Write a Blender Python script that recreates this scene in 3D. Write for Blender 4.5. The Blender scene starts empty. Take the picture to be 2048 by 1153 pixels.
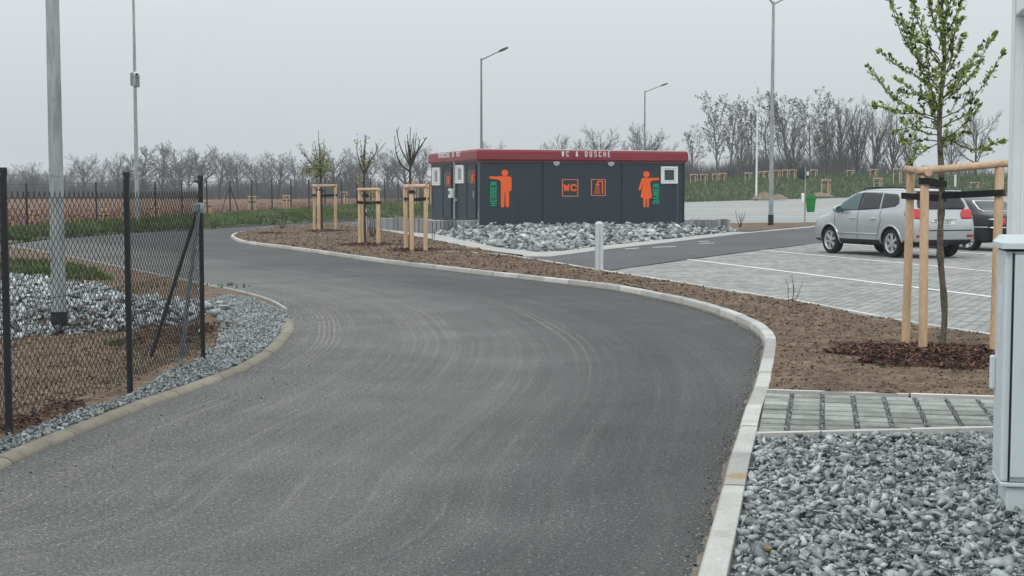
import bpy, bmesh, math, random
import numpy as np
from mathutils import Vector, Matrix, noise
from mathutils.bvhtree import BVHTree
from mathutils.geometry import tessellate_polygon

SC = bpy.context.scene
COL = SC.collection
R = math.radians

# ------------------------------------------------------------------ camera
EYE = 1.70
FPX = 2800.0            # focal length in photo pixels (2048 wide)
HORIZON = 388.0
PITCH = math.atan((576.5 - HORIZON) / FPX)
cam_d = bpy.data.cameras.new('camera')
cam_d.sensor_width = 36.0
cam_d.lens = FPX / 2048.0 * 36.0
cam_d.clip_start = 0.1
cam_d.clip_end = 6000
cam = bpy.data.objects.new('camera', cam_d)
cam.location = (0, 0, EYE)
cam.rotation_euler = (math.pi / 2 - PITCH, 0, 0)
COL.objects.link(cam)
SC.camera = cam

# ------------------------------------------------------------------ sky and sun (overcast)
SUN_EL, SUN_AZ = 52.0, 205.0       # azimuth measured clockwise from +Y
world = bpy.data.worlds.new('World')
SC.world = world
world.use_nodes = True
wn, wl = world.node_tree.nodes, world.node_tree.links
wn.clear()
w_out = wn.new('ShaderNodeOutputWorld')
w_bg = wn.new('ShaderNodeBackground')
w_sky = wn.new('ShaderNodeTexSky')
w_sky.sky_type = 'NISHITA'
w_sky.sun_disc = False
w_sky.sun_elevation = R(SUN_EL)
w_sky.sun_rotation = R(SUN_AZ)
w_sky.air_density = 1.0
w_sky.dust_density = 4.0
w_tc = wn.new('ShaderNodeTexCoord')
w_sep = wn.new('ShaderNodeSeparateXYZ')
wl.new(w_tc.outputs['Generated'], w_sep.inputs[0])
w_cl = wn.new('ShaderNodeClamp')
wl.new(w_sep.outputs['Z'], w_cl.inputs['Value'])
w_ma = wn.new('ShaderNodeMath'); w_ma.operation = 'MULTIPLY_ADD'      # CIE overcast sky: 1 + 2 sin(elevation)
w_ma.inputs[1].default_value = 2.0; w_ma.inputs[2].default_value = 1.0
wl.new(w_cl.outputs[0], w_ma.inputs[0])
w_col = wn.new('ShaderNodeMix'); w_col.data_type = 'RGBA'; w_col.blend_type = 'MULTIPLY'
w_col.inputs['Factor'].default_value = 1.0
w_col.inputs[6].default_value = (5.82, 6.24, 6.42, 1)
wl.new(w_ma.outputs[0], w_col.inputs[7])
w_mix = wn.new('ShaderNodeMix'); w_mix.data_type = 'RGBA'
w_mix.inputs['Factor'].default_value = 0.94
wl.new(w_sky.outputs[0], w_mix.inputs[6])
wl.new(w_col.outputs[2], w_mix.inputs[7])
wl.new(w_mix.outputs[2], w_bg.inputs['Color'])
w_bg.inputs['Strength'].default_value = 0.1
wl.new(w_bg.outputs[0], w_out.inputs['Surface'])

sun_d = bpy.data.lights.new('sun', 'SUN')
sun_d.energy = 0.9
sun_d.angle = R(25)
sun_d.color = (1.0, 0.97, 0.93)
sun = bpy.data.objects.new('sun', sun_d)
_e, _a = R(SUN_EL), R(SUN_AZ)
_dir = Vector((math.sin(_a) * math.cos(_e), math.cos(_a) * math.cos(_e), math.sin(_e)))
sun.rotation_euler = _dir.to_track_quat('Z', 'Y').to_euler()
COL.objects.link(sun)

SC.view_settings.view_transform = 'Standard'
SC.view_settings.look = 'None'
SC.view_settings.exposure = 0.0
SC.view_settings.gamma = 1.0
SC.cycles.use_denoising = True
SC.cycles.max_bounces = 6
SC.cycles.diffuse_bounces = 3
SC.cycles.glossy_bounces = 3
SC.cycles.volume_bounces = 0
SC.cycles.volume_step_rate = 4.0

rng = np.random.default_rng(7)
rnd = random.Random(11)

# ------------------------------------------------------------------ pixel helpers
_c, _s = math.cos(PITCH), math.sin(PITCH)
def ray(px, py):
    dx, dy = (px - 1024.0) / FPX, (576.5 - py) / FPX
    return Vector((dx, _c + dy * _s, -_s + dy * _c))
CAM = Vector((0, 0, EYE))
def G(px, py, z=0.0):
    d = ray(px, py); t = (z - EYE) / d.z
    p = CAM + d * t
    return Vector((p.x, p.y, z))
def GS(pts, z=0.0):
    return [G(a, b, z) for a, b in pts]
def at_depth(px, py, Y):
    d = ray(px, py); return CAM + d * (Y / d.y)
def on_plane(px, py, p0, n):
    d = ray(px, py); t = (p0 - CAM).dot(n) / d.dot(n)
    return CAM + d * t
def X_of(px, Y): return (px - 1024.0) / FPX * Y

# ------------------------------------------------------------------ materials
MATS = {}
def material(name, col, rough=0.8, var=0.0, scale=5.0, var2=0.0, scale2=60.0, bump=0.0, bscale=40.0, metal=0.0,
             island=0.0, objrand=0.0, spec=0.3, col2=None, col2scale=2.0, col2lo=0.45, col2hi=0.6, coat=0.0, alpha=1.0, stretch=None, bdist=0.02):
    if name in MATS: return MATS[name]
    m = bpy.data.materials.new(name); m.use_nodes = True
    nt = m.node_tree; n, l = nt.nodes, nt.links
    b = n['Principled BSDF']
    b.inputs['Roughness'].default_value = rough
    b.inputs['Metallic'].default_value = metal
    b.inputs['Specular IOR Level'].default_value = spec
    b.inputs['Coat Weight'].default_value = coat
    b.inputs['Coat Roughness'].default_value = 0.04
    tc = n.new('ShaderNodeTexCoord')
    vec = tc.outputs['Object']
    if stretch:
        mp = n.new('ShaderNodeMapping'); mp.inputs['Scale'].default_value = stretch
        l.new(vec, mp.inputs[0]); vec = mp.outputs[0]
    def tex(sc, det=4.0):
        t = n.new('ShaderNodeTexNoise'); t.inputs['Scale'].default_value = sc; t.inputs['Detail'].default_value = det
        t.inputs['Roughness'].default_value = 0.6
        l.new(vec, t.inputs['Vector']); return t.outputs['Fac']
    cur = None
    rgb = n.new('ShaderNodeRGB'); rgb.outputs[0].default_value = (*col, 1); cur = rgb.outputs[0]
    if col2 is not None:
        mr = n.new('ShaderNodeMapRange'); mr.interpolation_type = 'SMOOTHSTEP'
        mr.inputs['From Min'].default_value = col2lo; mr.inputs['From Max'].default_value = col2hi
        l.new(tex(col2scale, 6), mr.inputs['Value'])
        mx = n.new('ShaderNodeMix'); mx.data_type = 'RGBA'
        l.new(mr.outputs[0], mx.inputs['Factor']); l.new(cur, mx.inputs[6]); mx.inputs[7].default_value = (*col2, 1)
        cur = mx.outputs[2]
    fac = None
    def addf(out, amt):
        nonlocal fac
        mr = n.new('ShaderNodeMapRange'); mr.clamp = False
        mr.inputs['From Min'].default_value = 0.25; mr.inputs['From Max'].default_value = 0.75
        mr.inputs['To Min'].default_value = 1 - amt; mr.inputs['To Max'].default_value = 1 + amt
        l.new(out, mr.inputs['Value'])
        if fac is None: fac = mr.outputs[0]
        else:
            mu = n.new('ShaderNodeMath'); mu.operation = 'MULTIPLY'
            l.new(fac, mu.inputs[0]); l.new(mr.outputs[0], mu.inputs[1]); fac = mu.outputs[0]
    if var: addf(tex(scale), var)
    if var2: addf(tex(scale2, 2), var2)
    if island:
        gi = n.new('ShaderNodeNewGeometry'); addf(gi.outputs['Random Per Island'], island)
    if objrand:
        oi = n.new('ShaderNodeObjectInfo'); addf(oi.outputs['Random'], objrand)
    if fac is not None:
        vm = n.new('ShaderNodeVectorMath'); vm.operation = 'SCALE'
        l.new(cur, vm.inputs[0]); l.new(fac, vm.inputs['Scale']); cur = vm.outputs[0]
    l.new(cur, b.inputs['Base Color'])
    if bump:
        bp = n.new('ShaderNodeBump'); bp.inputs['Strength'].default_value = bump; bp.inputs['Distance'].default_value = bdist
        l.new(tex(bscale, 5), bp.inputs['Height']); l.new(bp.outputs[0], b.inputs['Normal'])
    MATS[name] = m
    return m

M_soil = material('soil', (.122, .083, .055), .95, .35, 1.3, .5, 16, 1.0, 18, col2=(.165, .118, .080), col2scale=3.0, bdist=.04)
M_clod = material('soil_clod', (.142, .100, .068), .95, .3, 8, island=.35)
M_ground = material('ground_soil', (.13, .10, .065), .95, .3, .4, .4, 8)
M_field = material('field_heath', (.165, .084, .048), .95, .3, .15, .4, 2.5, col2=(.135, .078, .048), col2scale=.3)
M_grass = material('grass_ground', (.075, .080, .040), .95, .35, .5, .5, 6, col2=(.10, .09, .05), col2scale=.6, col2lo=.55, col2hi=.7)
M_blade = material('grass_blade', (.095, .145, .046), .8, .45, .5, island=.5, col2=(.13, .115, .055), col2scale=.9, col2lo=.52, col2hi=.7)
M_blade_far = material('grass_blade_far', (.092, .140, .050), .85, .4, .2, island=.4)
M_hill = material('green_field', (.055, .115, .045), .95, .3, .05, .3, 1.0)
M_paving = material('paving_joint', (.26, .26, .25), .95, .2, 3, .3, 60)
M_paver = material('grey_paver', (.295, .298, .285), .9, .16, .7, .2, 120, .25, 150, island=.10)
M_lot = material('far_paving', (.275, .275, .265), .9, .15, .25, .12, 4)
M_line = material('road_paint', (.72, .72, .70), .7, .12, 8, .1, 80)
M_concrete = material('concrete', (.36, .355, .335), .9, .18, 2.5, .2, 90, .2, 80)
M_kerb = material('kerb_granite', (.40, .395, .37), .85, .16, 3, .35, 170, .25, 180, objrand=.10, col2=(.31, .295, .26), col2scale=2.3, col2lo=.55, col2hi=.75)
M_roll = material('kerb_beige', (.222, .198, .160), .9, .18, 4, .25, 120, .25, 90, objrand=.08, col2=(.165, .148, .122), col2scale=5, col2lo=.5, col2hi=.7)
M_sand = material('sand', (.185, .160, .130), .95, .3, 12, .6, 120, .6, 60)
M_gravel = material('gravel_stone', (.315, .338, .338), .9, .26, 12, .34, 55, .3, 60, island=.24)
M_gravel_o = material('gravel_stone_piece', (.315, .338, .338), .9, .26, 12, .34, 55, .3, 60, objrand=.24)
M_stone_o = material('boulder_piece', (.285, .303, .305), .9, .34, 5, .3, 30, .3, 30, objrand=.35)
M_stone = material('boulder', (.285, .303, .305), .9, .34, 5, .3, 30, .3, 30, island=.4)
M_pebble = material('grit', (.225, .240, .240), .9, .25, 3, island=.38)
M_gravelbase = material('gravel_base', (.15, .158, .158), .95, .3, 4, .6, 60, .6, 50)
M_mulch = material('bark_mulch', (.105, .052, .040), .9, .3, 6, island=.75)
M_mulch_l = material('wood_chip_pale', (.40, .24, .12), .9, .3, 6, island=.4)
M_wood = material('round_timber', (.54, .375, .235), .8, .2, 5, .18, 40, .2, 30, col2=(.36, .20, .10), col2scale=4, col2lo=.62, col2hi=.75, stretch=(2.5, 2.5, .35))
M_railw = material('rail_timber', (.52, .37, .25), .8, .25, 6, .2, 40, .2, 30, col2=(.30, .15, .07), col2scale=6, col2lo=.58, col2hi=.7)
M_strap = material('black_strap', (.012, .012, .014), .7, .2, 20)
M_bark = material('young_bark', (.125, .110, .082), .9, .4, 12, .4, 50, .5, 40, col2=(.03, .024, .018), col2scale=9, col2lo=.56, col2hi=.66)
M_bark_d = material('dark_bark', (.055, .044, .036), .9, .3, 4, .3, 40)
M_leaf = material('young_leaf', (.235, .300, .080), .6, .3, 2.5, island=.48)
def see_through(m, amt):
    n, l = m.node_tree.nodes, m.node_tree.links; b = n['Principled BSDF']; o = [x for x in n if x.type == 'OUTPUT_MATERIAL'][0]
    t = n.new('ShaderNodeBsdfTranslucent'); l.new(b.inputs['Base Color'].links[0].from_socket, t.inputs['Color']); mx = n.new('ShaderNodeMixShader'); mx.inputs[0].default_value = amt
    l.new(b.outputs[0], mx.inputs[1]); l.new(t.outputs[0], mx.inputs[2]); l.new(mx.outputs[0], o.inputs['Surface'])
see_through(M_leaf, .45)
M_leaf_pale = material('yellow_leaf', (.17, .185, .055), .7, .3, 1.5, island=.4)
M_twig = material('far_bark', (.050, .042, .037), .95, .25, .6, objrand=.2)
M_twig_l = material('far_bark_pale', (.105, .100, .088), .95, .25, .6, objrand=.2)
M_catkin = material('far_catkin', (.085, .085, .055), .9, .3, .4, island=.4)
M_thicket = material('thicket', (.070, .062, .058), .95, .3, .1, island=.4)
M_dirt = material('heap_soil', (.19, .145, .10), .95, .35, 1.5, .4, 8, .5, 6)
M_post = material('fence_post_anthracite', (.022, .024, .028), .45, .15, 6)
M_post_g = material('brace_grey', (.085, .10, .115), .45, .15, 6)
M_wire = material('fence_wire', (.020, .021, .022), .5)
M_barb = material('zinc_wire', (.30, .31, .32), .45, metal=.5)
M_galv = material('galvanised_steel', (.36, .39, .40), .5, .22, 1.6, .10, 30, metal=.35, stretch=(6, 6, 1), col2=(.28, .31, .32), col2scale=2.0)
M_galv_d = material('lamp_steel_weathered', (.20, .225, .235), .5, .2, 1.2, metal=.3, stretch=(6, 6, 1))
M_black = material('black_sleeve', (.018, .019, .021), .6, .3, 12)
M_lamp = material('lamp_head', (.05, .053, .056), .5)
M_white = material('white_plastic', (.74, .75, .75), .4, .05, 4)
M_panel = material('anthracite_panel', (.025, .038, .050), .5, .16, 1.2, .10, 14, spec=.35, bump=.05, bscale=6, stretch=(5, 5, .35))
M_panel2 = material('anthracite_trim', (.015, .021, .027), .5)
M_cream = material('corner_profile', (.10, .118, .13), .5)
M_red = material('burgundy_fascia', (.235, .026, .040), .38, .06, 3, spec=.4)
M_orange = material('orange_sign', (.86, .128, .022), .6)
M_orange2 = material('orange_sign_dark', (.40, .075, .035), .6)  # darker orange for the shower spray on the sign
M_pink = material('sign_border', (.62, .20, .14), .6)
M_green = material('green_letter', (.008, .34, .175), .6)
M_glass = material('window_glass', (.035, .042, .048), .08, spec=.6)
M_glassp = material('window_blind', (.20, .22, .23), .2, spec=.5)
M_pal = material('palisade_concrete', (.235, .245, .25), .9, .2, 2, .2, 60, objrand=.22)
M_cab = material('cabinet_grp', (.59, .645, .665), .5, .035, 3, .03, 60, spec=.35)
M_cabd = material('cabinet_gap', (.012, .013, .014), .7)
M_cont = material('container_white', (.78, .81, .82), .45, .04, 2)
M_bollard = material('grey_white_post', (.50, .53, .54), .5, .08, 6)
M_redrefl = material('red_reflector', (.42, .03, .03), .35)
M_bin = material('green_plastic', (.012, .235, .045), .4, .1, 5, spec=.4)
M_sign = material('sign_back', (.035, .045, .055), .6)
M_car = material('silver_paint', (.43, .448, .46), .30, .03, 2, metal=.5, spec=.5, coat=.6)
M_card = material('dark_paint', (.008, .0075, .011), .3, spec=.3, coat=.25)
M_clad = material('black_plastic', (.018, .019, .021), .65)
M_cglass = material('car_glass', (.014, .017, .020), .05, spec=.42)
M_cglass2 = material('car_glass_clear', (.055, .10, .105), .05, spec=.5)
M_tyre = material('tyre_rubber', (.013, .013, .014), .85, .2, 20)
M_rim = material('alloy_rim', (.48, .50, .52), .35, metal=.7)
M_tail = material('tail_lamp', (.50, .012, .018), .15, spec=.6, var=.25, scale=12)
M_chrome = material('chrome', (.65, .67, .69), .15, metal=.9)
M_plate = material('plate_white', (.78, .78, .76), .5)
M_ink = material('black_ink', (.015, .015, .015), .6)
M_rust = material('rust_stain', (.30, .17, .065), .9, .4, 15)

# ------------------------------------------------------------------ object helpers
def link(name, me, mat=None, parent=None, loc=None, rot=None, scale=None):
    o = bpy.data.objects.new(name, me)
    if me is not None and mat is not None and len(me.materials) == 0:
        me.materials.append(mat)
    COL.objects.link(o)
    if parent is not None: o.parent = parent
    if loc is not None: o.location = loc
    if rot is not None: o.rotation_euler = rot
    if scale is not None: o.scale = scale
    return o
def tag(o, label=None, cat=None, group=None, kind=None):
    if label: o['label'] = label
    if cat: o['category'] = cat
    if group: o['group'] = group
    if kind: o['kind'] = kind
    return o
def empty(name, loc, label, cat, group=None, rz=0.0):
    o = link(name, None, loc=loc, rot=(0, 0, rz))
    o.empty_display_size = .2
    return tag(o, label, cat, group)
def frame_children(o):
    return [c for c in bpy.data.objects if c.parent == o]

class MB:
    """collects shapes; build() links them as one mesh object"""
    def __init__(s): s.v = []; s.f = []
    def add(s, vs, fs):
        b = len(s.v); s.v.extend([tuple(v) for v in vs]); s.f.extend([tuple(i + b for i in f) for f in fs]); return s
    def box(s, lo, hi, M=None, bev=0.0):
        x0, y0, z0 = lo; x1, y1, z1 = hi
        if bev <= 0:
            vs = [Vector(p) for p in ((x0, y0, z0), (x1, y0, z0), (x1, y1, z0), (x0, y1, z0), (x0, y0, z1), (x1, y0, z1), (x1, y1, z1), (x0, y1, z1))]
            fs = [(0, 3, 2, 1), (4, 5, 6, 7), (0, 1, 5, 4), (1, 2, 6, 5), (2, 3, 7, 6), (3, 0, 4, 7)]
        else:
            bm = bmesh.new(); bmesh.ops.create_cube(bm, size=1)
            for v in bm.verts:
                v.co = Vector(((x0 + x1) / 2 + v.co.x * (x1 - x0), (y0 + y1) / 2 + v.co.y * (y1 - y0), (z0 + z1) / 2 + v.co.z * (z1 - z0)))
            bmesh.ops.bevel(bm, geom=bm.edges[:], offset=bev, segments=2, affect='EDGES', profile=.5)
            bm.verts.index_update()
            vs = [v.co.copy() for v in bm.verts]; fs = [tuple(v.index for v in f.verts) for f in bm.faces]; bm.free()
        if M is not None: vs = [M @ v for v in vs]
        return s.add(vs, fs)
    def tube(s, pts, rads, n=8, caps=True):
        pts = [Vector(p) for p in pts]
        if not hasattr(rads, '__len__'): rads = [rads] * len(pts)
        vs = []; fs = []
        ref = None
        for i, p in enumerate(pts):
            d = (pts[min(i + 1, len(pts) - 1)] - pts[max(i - 1, 0)]).normalized()
            if ref is None:
                ref = Vector((0, 0, 1)).cross(d)
                if ref.length < 1e-3: ref = Vector((1, 0, 0))
            a = (ref - d * ref.dot(d)).normalized(); b = d.cross(a); ref = a
            for k in range(n):
                t = 2 * math.pi * k / n
                vs.append(p + (a * math.cos(t) + b * math.sin(t)) * rads[i])
        for i in range(len(pts) - 1):
            for k in range(n):
                k2 = (k + 1) % n
                fs.append((i * n + k, i * n + k2, (i + 1) * n + k2, (i + 1) * n + k))
        if caps and n > 2:
            fs.append(tuple(range(n - 1, -1, -1))); fs.append(tuple((len(pts) - 1) * n + k for k in range(n)))
        return s.add(vs, fs)
    def lathe(s, prof, n=24, M=None):
        """prof: (radius, z) pairs about local z"""
        vs = []; fs = []
        for r, z in prof:
            for k in range(n):
                t = 2 * math.pi * k / n; v = Vector((r * math.cos(t), r * math.sin(t), z))
                vs.append(M @ v if M is not None else v)
        for i in range(len(prof) - 1):
            for k in range(n):
                k2 = (k + 1) % n
                fs.append((i * n + k, i * n + k2, (i + 1) * n + k2, (i + 1) * n + k))
        return s.add(vs, fs)
    def prism(s, poly, ext):
        """poly: 3-D outline (may be concave), ext: extrusion vector"""
        poly = [Vector(p) for p in poly]; n = len(poly); ext = Vector(ext)
        tri = tessellate_polygon([poly])
        vs = poly + [p + ext for p in poly]
        fs = []
        for t in tri:
            fs.append(tuple(t)); fs.append(tuple(i + n for i in reversed(t)))
        for i in range(n):
            j = (i + 1) % n; fs.append((i, j, j + n, i + n))
        return s.add(vs, fs)
    def mesh(s, name, smooth=False, fix=True):
        me = bpy.data.meshes.new(name)
        me.from_pydata(s.v, [], s.f); me.update()
        if fix:
            bm = bmesh.new(); bm.from_mesh(me); bmesh.ops.recalc_face_normals(bm, faces=bm.faces[:]); bm.to_mesh(me); bm.free()
        if smooth:
            me.polygons.foreach_set('use_smooth', [True] * len(me.polygons))
            try: me.set_sharp_from_angle(angle=R(40))
            except Exception: pass
        return me
    def build(s, name, mat, parent=None, smooth=False, **k):
        return link(name, s.mesh(name, smooth), mat, parent, **k)

def np_mesh(name, V, F, mat, smooth=False):
    """fast mesh from numpy arrays (F: n x 3 or n x 4)"""
    me = bpy.data.meshes.new(name)
    V = np.asarray(V, dtype=np.float32); F = np.asarray(F, dtype=np.int32)
    k = F.shape[1]
    me.vertices.add(len(V)); me.vertices.foreach_set('co', V.ravel())
    me.loops.add(F.size); me.loops.foreach_set('vertex_index', F.ravel())
    me.polygons.add(len(F))
    me.polygons.foreach_set('loop_start', np.arange(0, F.size, k, dtype=np.int32))
    me.polygons.foreach_set('loop_total', np.full(len(F), k, dtype=np.int32))
    if smooth: me.polygons.foreach_set('use_smooth', np.ones(len(F), dtype=bool))
    me.update(calc_edges=True); me.validate()
    me.materials.append(mat)
    return me

def catmull(pts, step):
    pts = [Vector(p) for p in pts]
    out = []
    for i in range(len(pts) - 1):
        p0 = pts[max(i - 1, 0)]; p1 = pts[i]; p2 = pts[i + 1]; p3 = pts[min(i + 2, len(pts) - 1)]
        if i == 0: p0 = p1 * 2 - p2
        if i == len(pts) - 2: p3 = p2 * 2 - p1
        # centripetal
        t0 = 0; t1 = max((p1 - p0).length, 1e-6) ** .5; t2 = t1 + max((p2 - p1).length, 1e-6) ** .5; t3 = t2 + max((p3 - p2).length, 1e-6) ** .5
        n = max(2, int((p2 - p1).length / step) + 1)
        for k in range(n):
            t = t1 + (t2 - t1) * k / n
            A1 = p0 * ((t1 - t) / (t1 - t0)) + p1 * ((t - t0) / (t1 - t0))
            A2 = p1 * ((t2 - t) / (t2 - t1)) + p2 * ((t - t1) / (t2 - t1))
            A3 = p2 * ((t3 - t) / (t3 - t2)) + p3 * ((t - t2) / (t3 - t2))
            B1 = A1 * ((t2 - t) / (t2 - t0)) + A2 * ((t - t0) / (t2 - t0))
            B2 = A2 * ((t3 - t) / (t3 - t1)) + A3 * ((t - t1) / (t3 - t1))
            out.append(B1 * ((t2 - t) / (t2 - t1)) + B2 * ((t - t1) / (t2 - t1)))
    out.append(pts[-1])
    return out
def resample(pts, step):
    L = [0]
    for a, b in zip(pts, pts[1:]): L.append(L[-1] + (b - a).length)
    n = max(1, round(L[-1] / step)); res = []; j = 0
    for i in range(n + 1):
        s = L[-1] * i / n
        while j < len(L) - 2 and L[j + 1] < s: j += 1
        t = (s - L[j]) / max(L[j + 1] - L[j], 1e-9)
        res.append(pts[j].lerp(pts[j + 1], min(max(t, 0), 1)))
    return res
def normals2d(pts):
    out = []
    for i in range(len(pts)):
        d = pts[min(i + 1, len(pts) - 1)] - pts[max(i - 1, 0)]
        out.append(Vector((-d.y, d.x, 0)).normalized())
    return out
def offset(pts, dist):
    return [p + n * dist for p, n in zip(pts, normals2d(pts))]
def inside(poly, P):
    x, y = P[:, 0], P[:, 1]; r = np.zeros(len(P), bool)
    q = np.array([(p[0], p[1]) for p in poly]); n = len(q)
    for i in range(n):
        x0, y0 = q[i]; x1, y1 = q[(i + 1) % n]
        if y0 == y1: continue
        c = ((y0 > y) != (y1 > y)) & (x < (x1 - x0) * (y - y0) / (y1 - y0) + x0)
        r ^= c
    return r
def scatter(poly, n, near_bias=None):
    q = np.array([(p[0], p[1]) for p in poly]); lo, hi = q.min(0), q.max(0); out = []; got = 0
    for _ in range(400):
        P = lo + (hi - lo) * rng.random((max(n * 2, 400), 2))
        k = inside(poly, P)
        if near_bias is not None: k &= rng.random(len(P)) < near_bias(P[:, 0], P[:, 1])
        P = P[k]
        out.append(P); got += len(P)
        if got >= n: break
    return np.concatenate(out)[:n]
def poly_dist(poly, P, closed=True):
    q = np.array([(p[0], p[1]) for p in poly]); d = np.full(len(P), 1e9); n = len(q)
    for i in range(n if closed else n - 1):
        a, b = q[i], q[(i + 1) % n]; ab = b - a
        t = np.clip(((P - a) @ ab) / max(ab @ ab, 1e-12), 0, 1)
        d = np.minimum(d, np.linalg.norm(P - (a + t[:, None] * ab), axis=1))
    return d
def sheet(name, poly, z, mat, res=None, zf=None, kind='structure', parent=None, growth=0.0):
    """flat or gently displaced polygon; res = grid spacing"""
    pts = [Vector((p[0], p[1], 0)) for p in poly]
    bm = bmesh.new()
    vs = [bm.verts.new(p) for p in pts]
    tri = tessellate_polygon([pts])
    for t in tri:
        try: bm.faces.new([vs[i] for i in t])
        except ValueError: pass
    if res:
        for ax in (0, 1):
            lo = min(p[ax] for p in pts); hi = max(p[ax] for p in pts)
            c = lo + res * .5
            while c < hi:
                no = Vector((1, 0, 0)) if ax == 0 else Vector((0, 1, 0))
                bmesh.ops.bisect_plane(bm, geom=bm.verts[:] + bm.edges[:] + bm.faces[:], dist=1e-5, plane_co=no * c, plane_no=no)
                c += res * (1 + (growth * max(0, c) if ax == 1 else 0))
        bmesh.ops.triangulate(bm, faces=bm.faces[:])
    for v in bm.verts: v.co.z = z + (zf(v.co.x, v.co.y) if zf else 0)
    bmesh.ops.recalc_face_normals(bm, faces=bm.faces[:])
    for f in bm.faces:
        if f.normal.z < 0: f.normal_flip()
    me = bpy.data.meshes.new(name); bm.to_mesh(me); bm.free()
    if zf: me.polygons.foreach_set('use_smooth', [True] * len(me.polygons))
    o = link(name, me, mat, parent)
    if kind and parent is None: o['kind'] = kind
    return o
def fbm(x, y, s=1.0, o=4):
    return noise.fractal(Vector((x * s, y * s, 3.7)), 1.0, 2.0, o)
def rot_mats(n, full=True):
    """random rotation matrices"""
    q = rng.normal(size=(n, 4)); q /= np.linalg.norm(q, axis=1)[:, None]
    w, x, y, z = q.T
    return np.stack([1 - 2 * (y * y + z * z), 2 * (x * y - z * w), 2 * (x * z + y * w),
                     2 * (x * y + z * w), 1 - 2 * (x * x + z * z), 2 * (y * z - x * w),
                     2 * (x * z - y * w), 2 * (y * z + x * w), 1 - 2 * (x * x + y * y)], 1).reshape(n, 3, 3)
def rotz_mats(a):
    c, s_ = np.cos(a), np.sin(a); o = np.zeros_like(a); i = np.ones_like(a)
    return np.stack([c, -s_, o, s_, c, o, o, o, i], 1).reshape(-1, 3, 3)
def tilt_mats(n, sd):
    """random heading, gentle tilt"""
    t = rng.normal(0, sd, n); c, s_ = np.cos(t), np.sin(t); o = np.zeros(n); i = np.ones(n)
    T = np.stack([i, o, o, o, c, -s_, o, s_, c], 1).reshape(-1, 3, 3)
    return np.einsum('nij,njk,nkl->nil', rotz_mats(rng.uniform(0, 6.28, n)), T, rotz_mats(rng.uniform(0, 6.28, n)))
def rock_template(seed, npts=14, flat=.7):
    r = np.random.default_rng(seed)
    P = r.normal(size=(npts, 3)); P /= np.linalg.norm(P, axis=1)[:, None]
    P *= r.uniform(.75, 1.1, (npts, 1)); P *= np.array([1.25, .85, flat])
    bm = bmesh.new(); vs = [bm.verts.new(p) for p in P]
    res = bmesh.ops.convex_hull(bm, input=vs)
    junk = [e for e in res['geom_interior'] if isinstance(e, bmesh.types.BMVert)]
    if junk: bmesh.ops.delete(bm, geom=junk, context='VERTS')
    bmesh.ops.recalc_face_normals(bm, faces=bm.faces[:])
    bmesh.ops.triangulate(bm, faces=bm.faces[:])
    bm.verts.index_update()
    V = np.array([v.co[:] for v in bm.verts]) * .5; F = np.array([[v.index for v in f.verts] for f in bm.faces]); bm.free()
    return V, F
ROCKS = [rock_template(40 + i, 8, .50) for i in range(18)]
PEBS = [rock_template(80 + i, 7, .7) for i in range(6)]
def scatter_mesh(name, temps, pos, size, mat, rots=None, aniso=.25, smooth=False):
    """many copies of small templates joined into one mesh"""
    n = len(pos); which = rng.integers(0, len(temps), n); Vs = []; Fs = []; base = 0
    if rots is None: rots = rot_mats(n)
    for k, (V, F) in enumerate(temps):
        idx = np.where(which == k)[0]
        if len(idx) == 0: continue
        sc = size[idx, None] * rng.uniform(1 - aniso, 1 + aniso, (len(idx), 3))
        W = (V[None] * sc[:, None, :])
        W = np.einsum('nij,nvj->nvi', rots[idx], W) + pos[idx, None, :]
        Vs.append(W.reshape(-1, 3))
        Fs.append((F[None] + (np.arange(len(idx)) * len(V))[:, None, None] + base).reshape(-1, F.shape[1])); base += len(idx) * len(V)
    return np_mesh(name, np.concatenate(Vs), np.concatenate(Fs), mat, smooth)
BLADES = []
for i in range(5):
    r = np.random.default_rng(500 + i); V = []; F = []
    for k in range(14):
        a = r.uniform(0, 6.28); rad = r.uniform(0, .16); x, y = rad * math.cos(a), rad * math.sin(a)
        h = r.uniform(.5, 1.0); l = r.uniform(.1, .55); b = r.uniform(0, 6.28); w = r.uniform(.02, .045)
        dx, dy = math.cos(b), math.sin(b); o = len(V)
        V += [(x - dy * w, y + dx * w, 0), (x + dy * w, y - dx * w, 0), (x + dx * l * .35 + dy * w * .8, y + dy * l * .35 - dx * w * .8, h * .6), (x + dx * l * .35 - dy * w * .8, y + dy * l * .35 + dx * w * .8, h * .6), (x + dx * l, y + dy * l, h)]
        F += [(o, o + 1, o + 2), (o, o + 2, o + 3), (o + 3, o + 2, o + 4)]
    BLADES.append((np.array(V), np.array(F)))
def grass(name, pos, size, mat, label, parent=None, cat='grass'):
    me = scatter_mesh(name, BLADES, pos, size, mat, rots=rotz_mats(rng.uniform(0, 6.28, len(pos))))
    o = link(name, me, None, parent); tag(o, label, cat, kind='stuff'); return o

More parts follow.
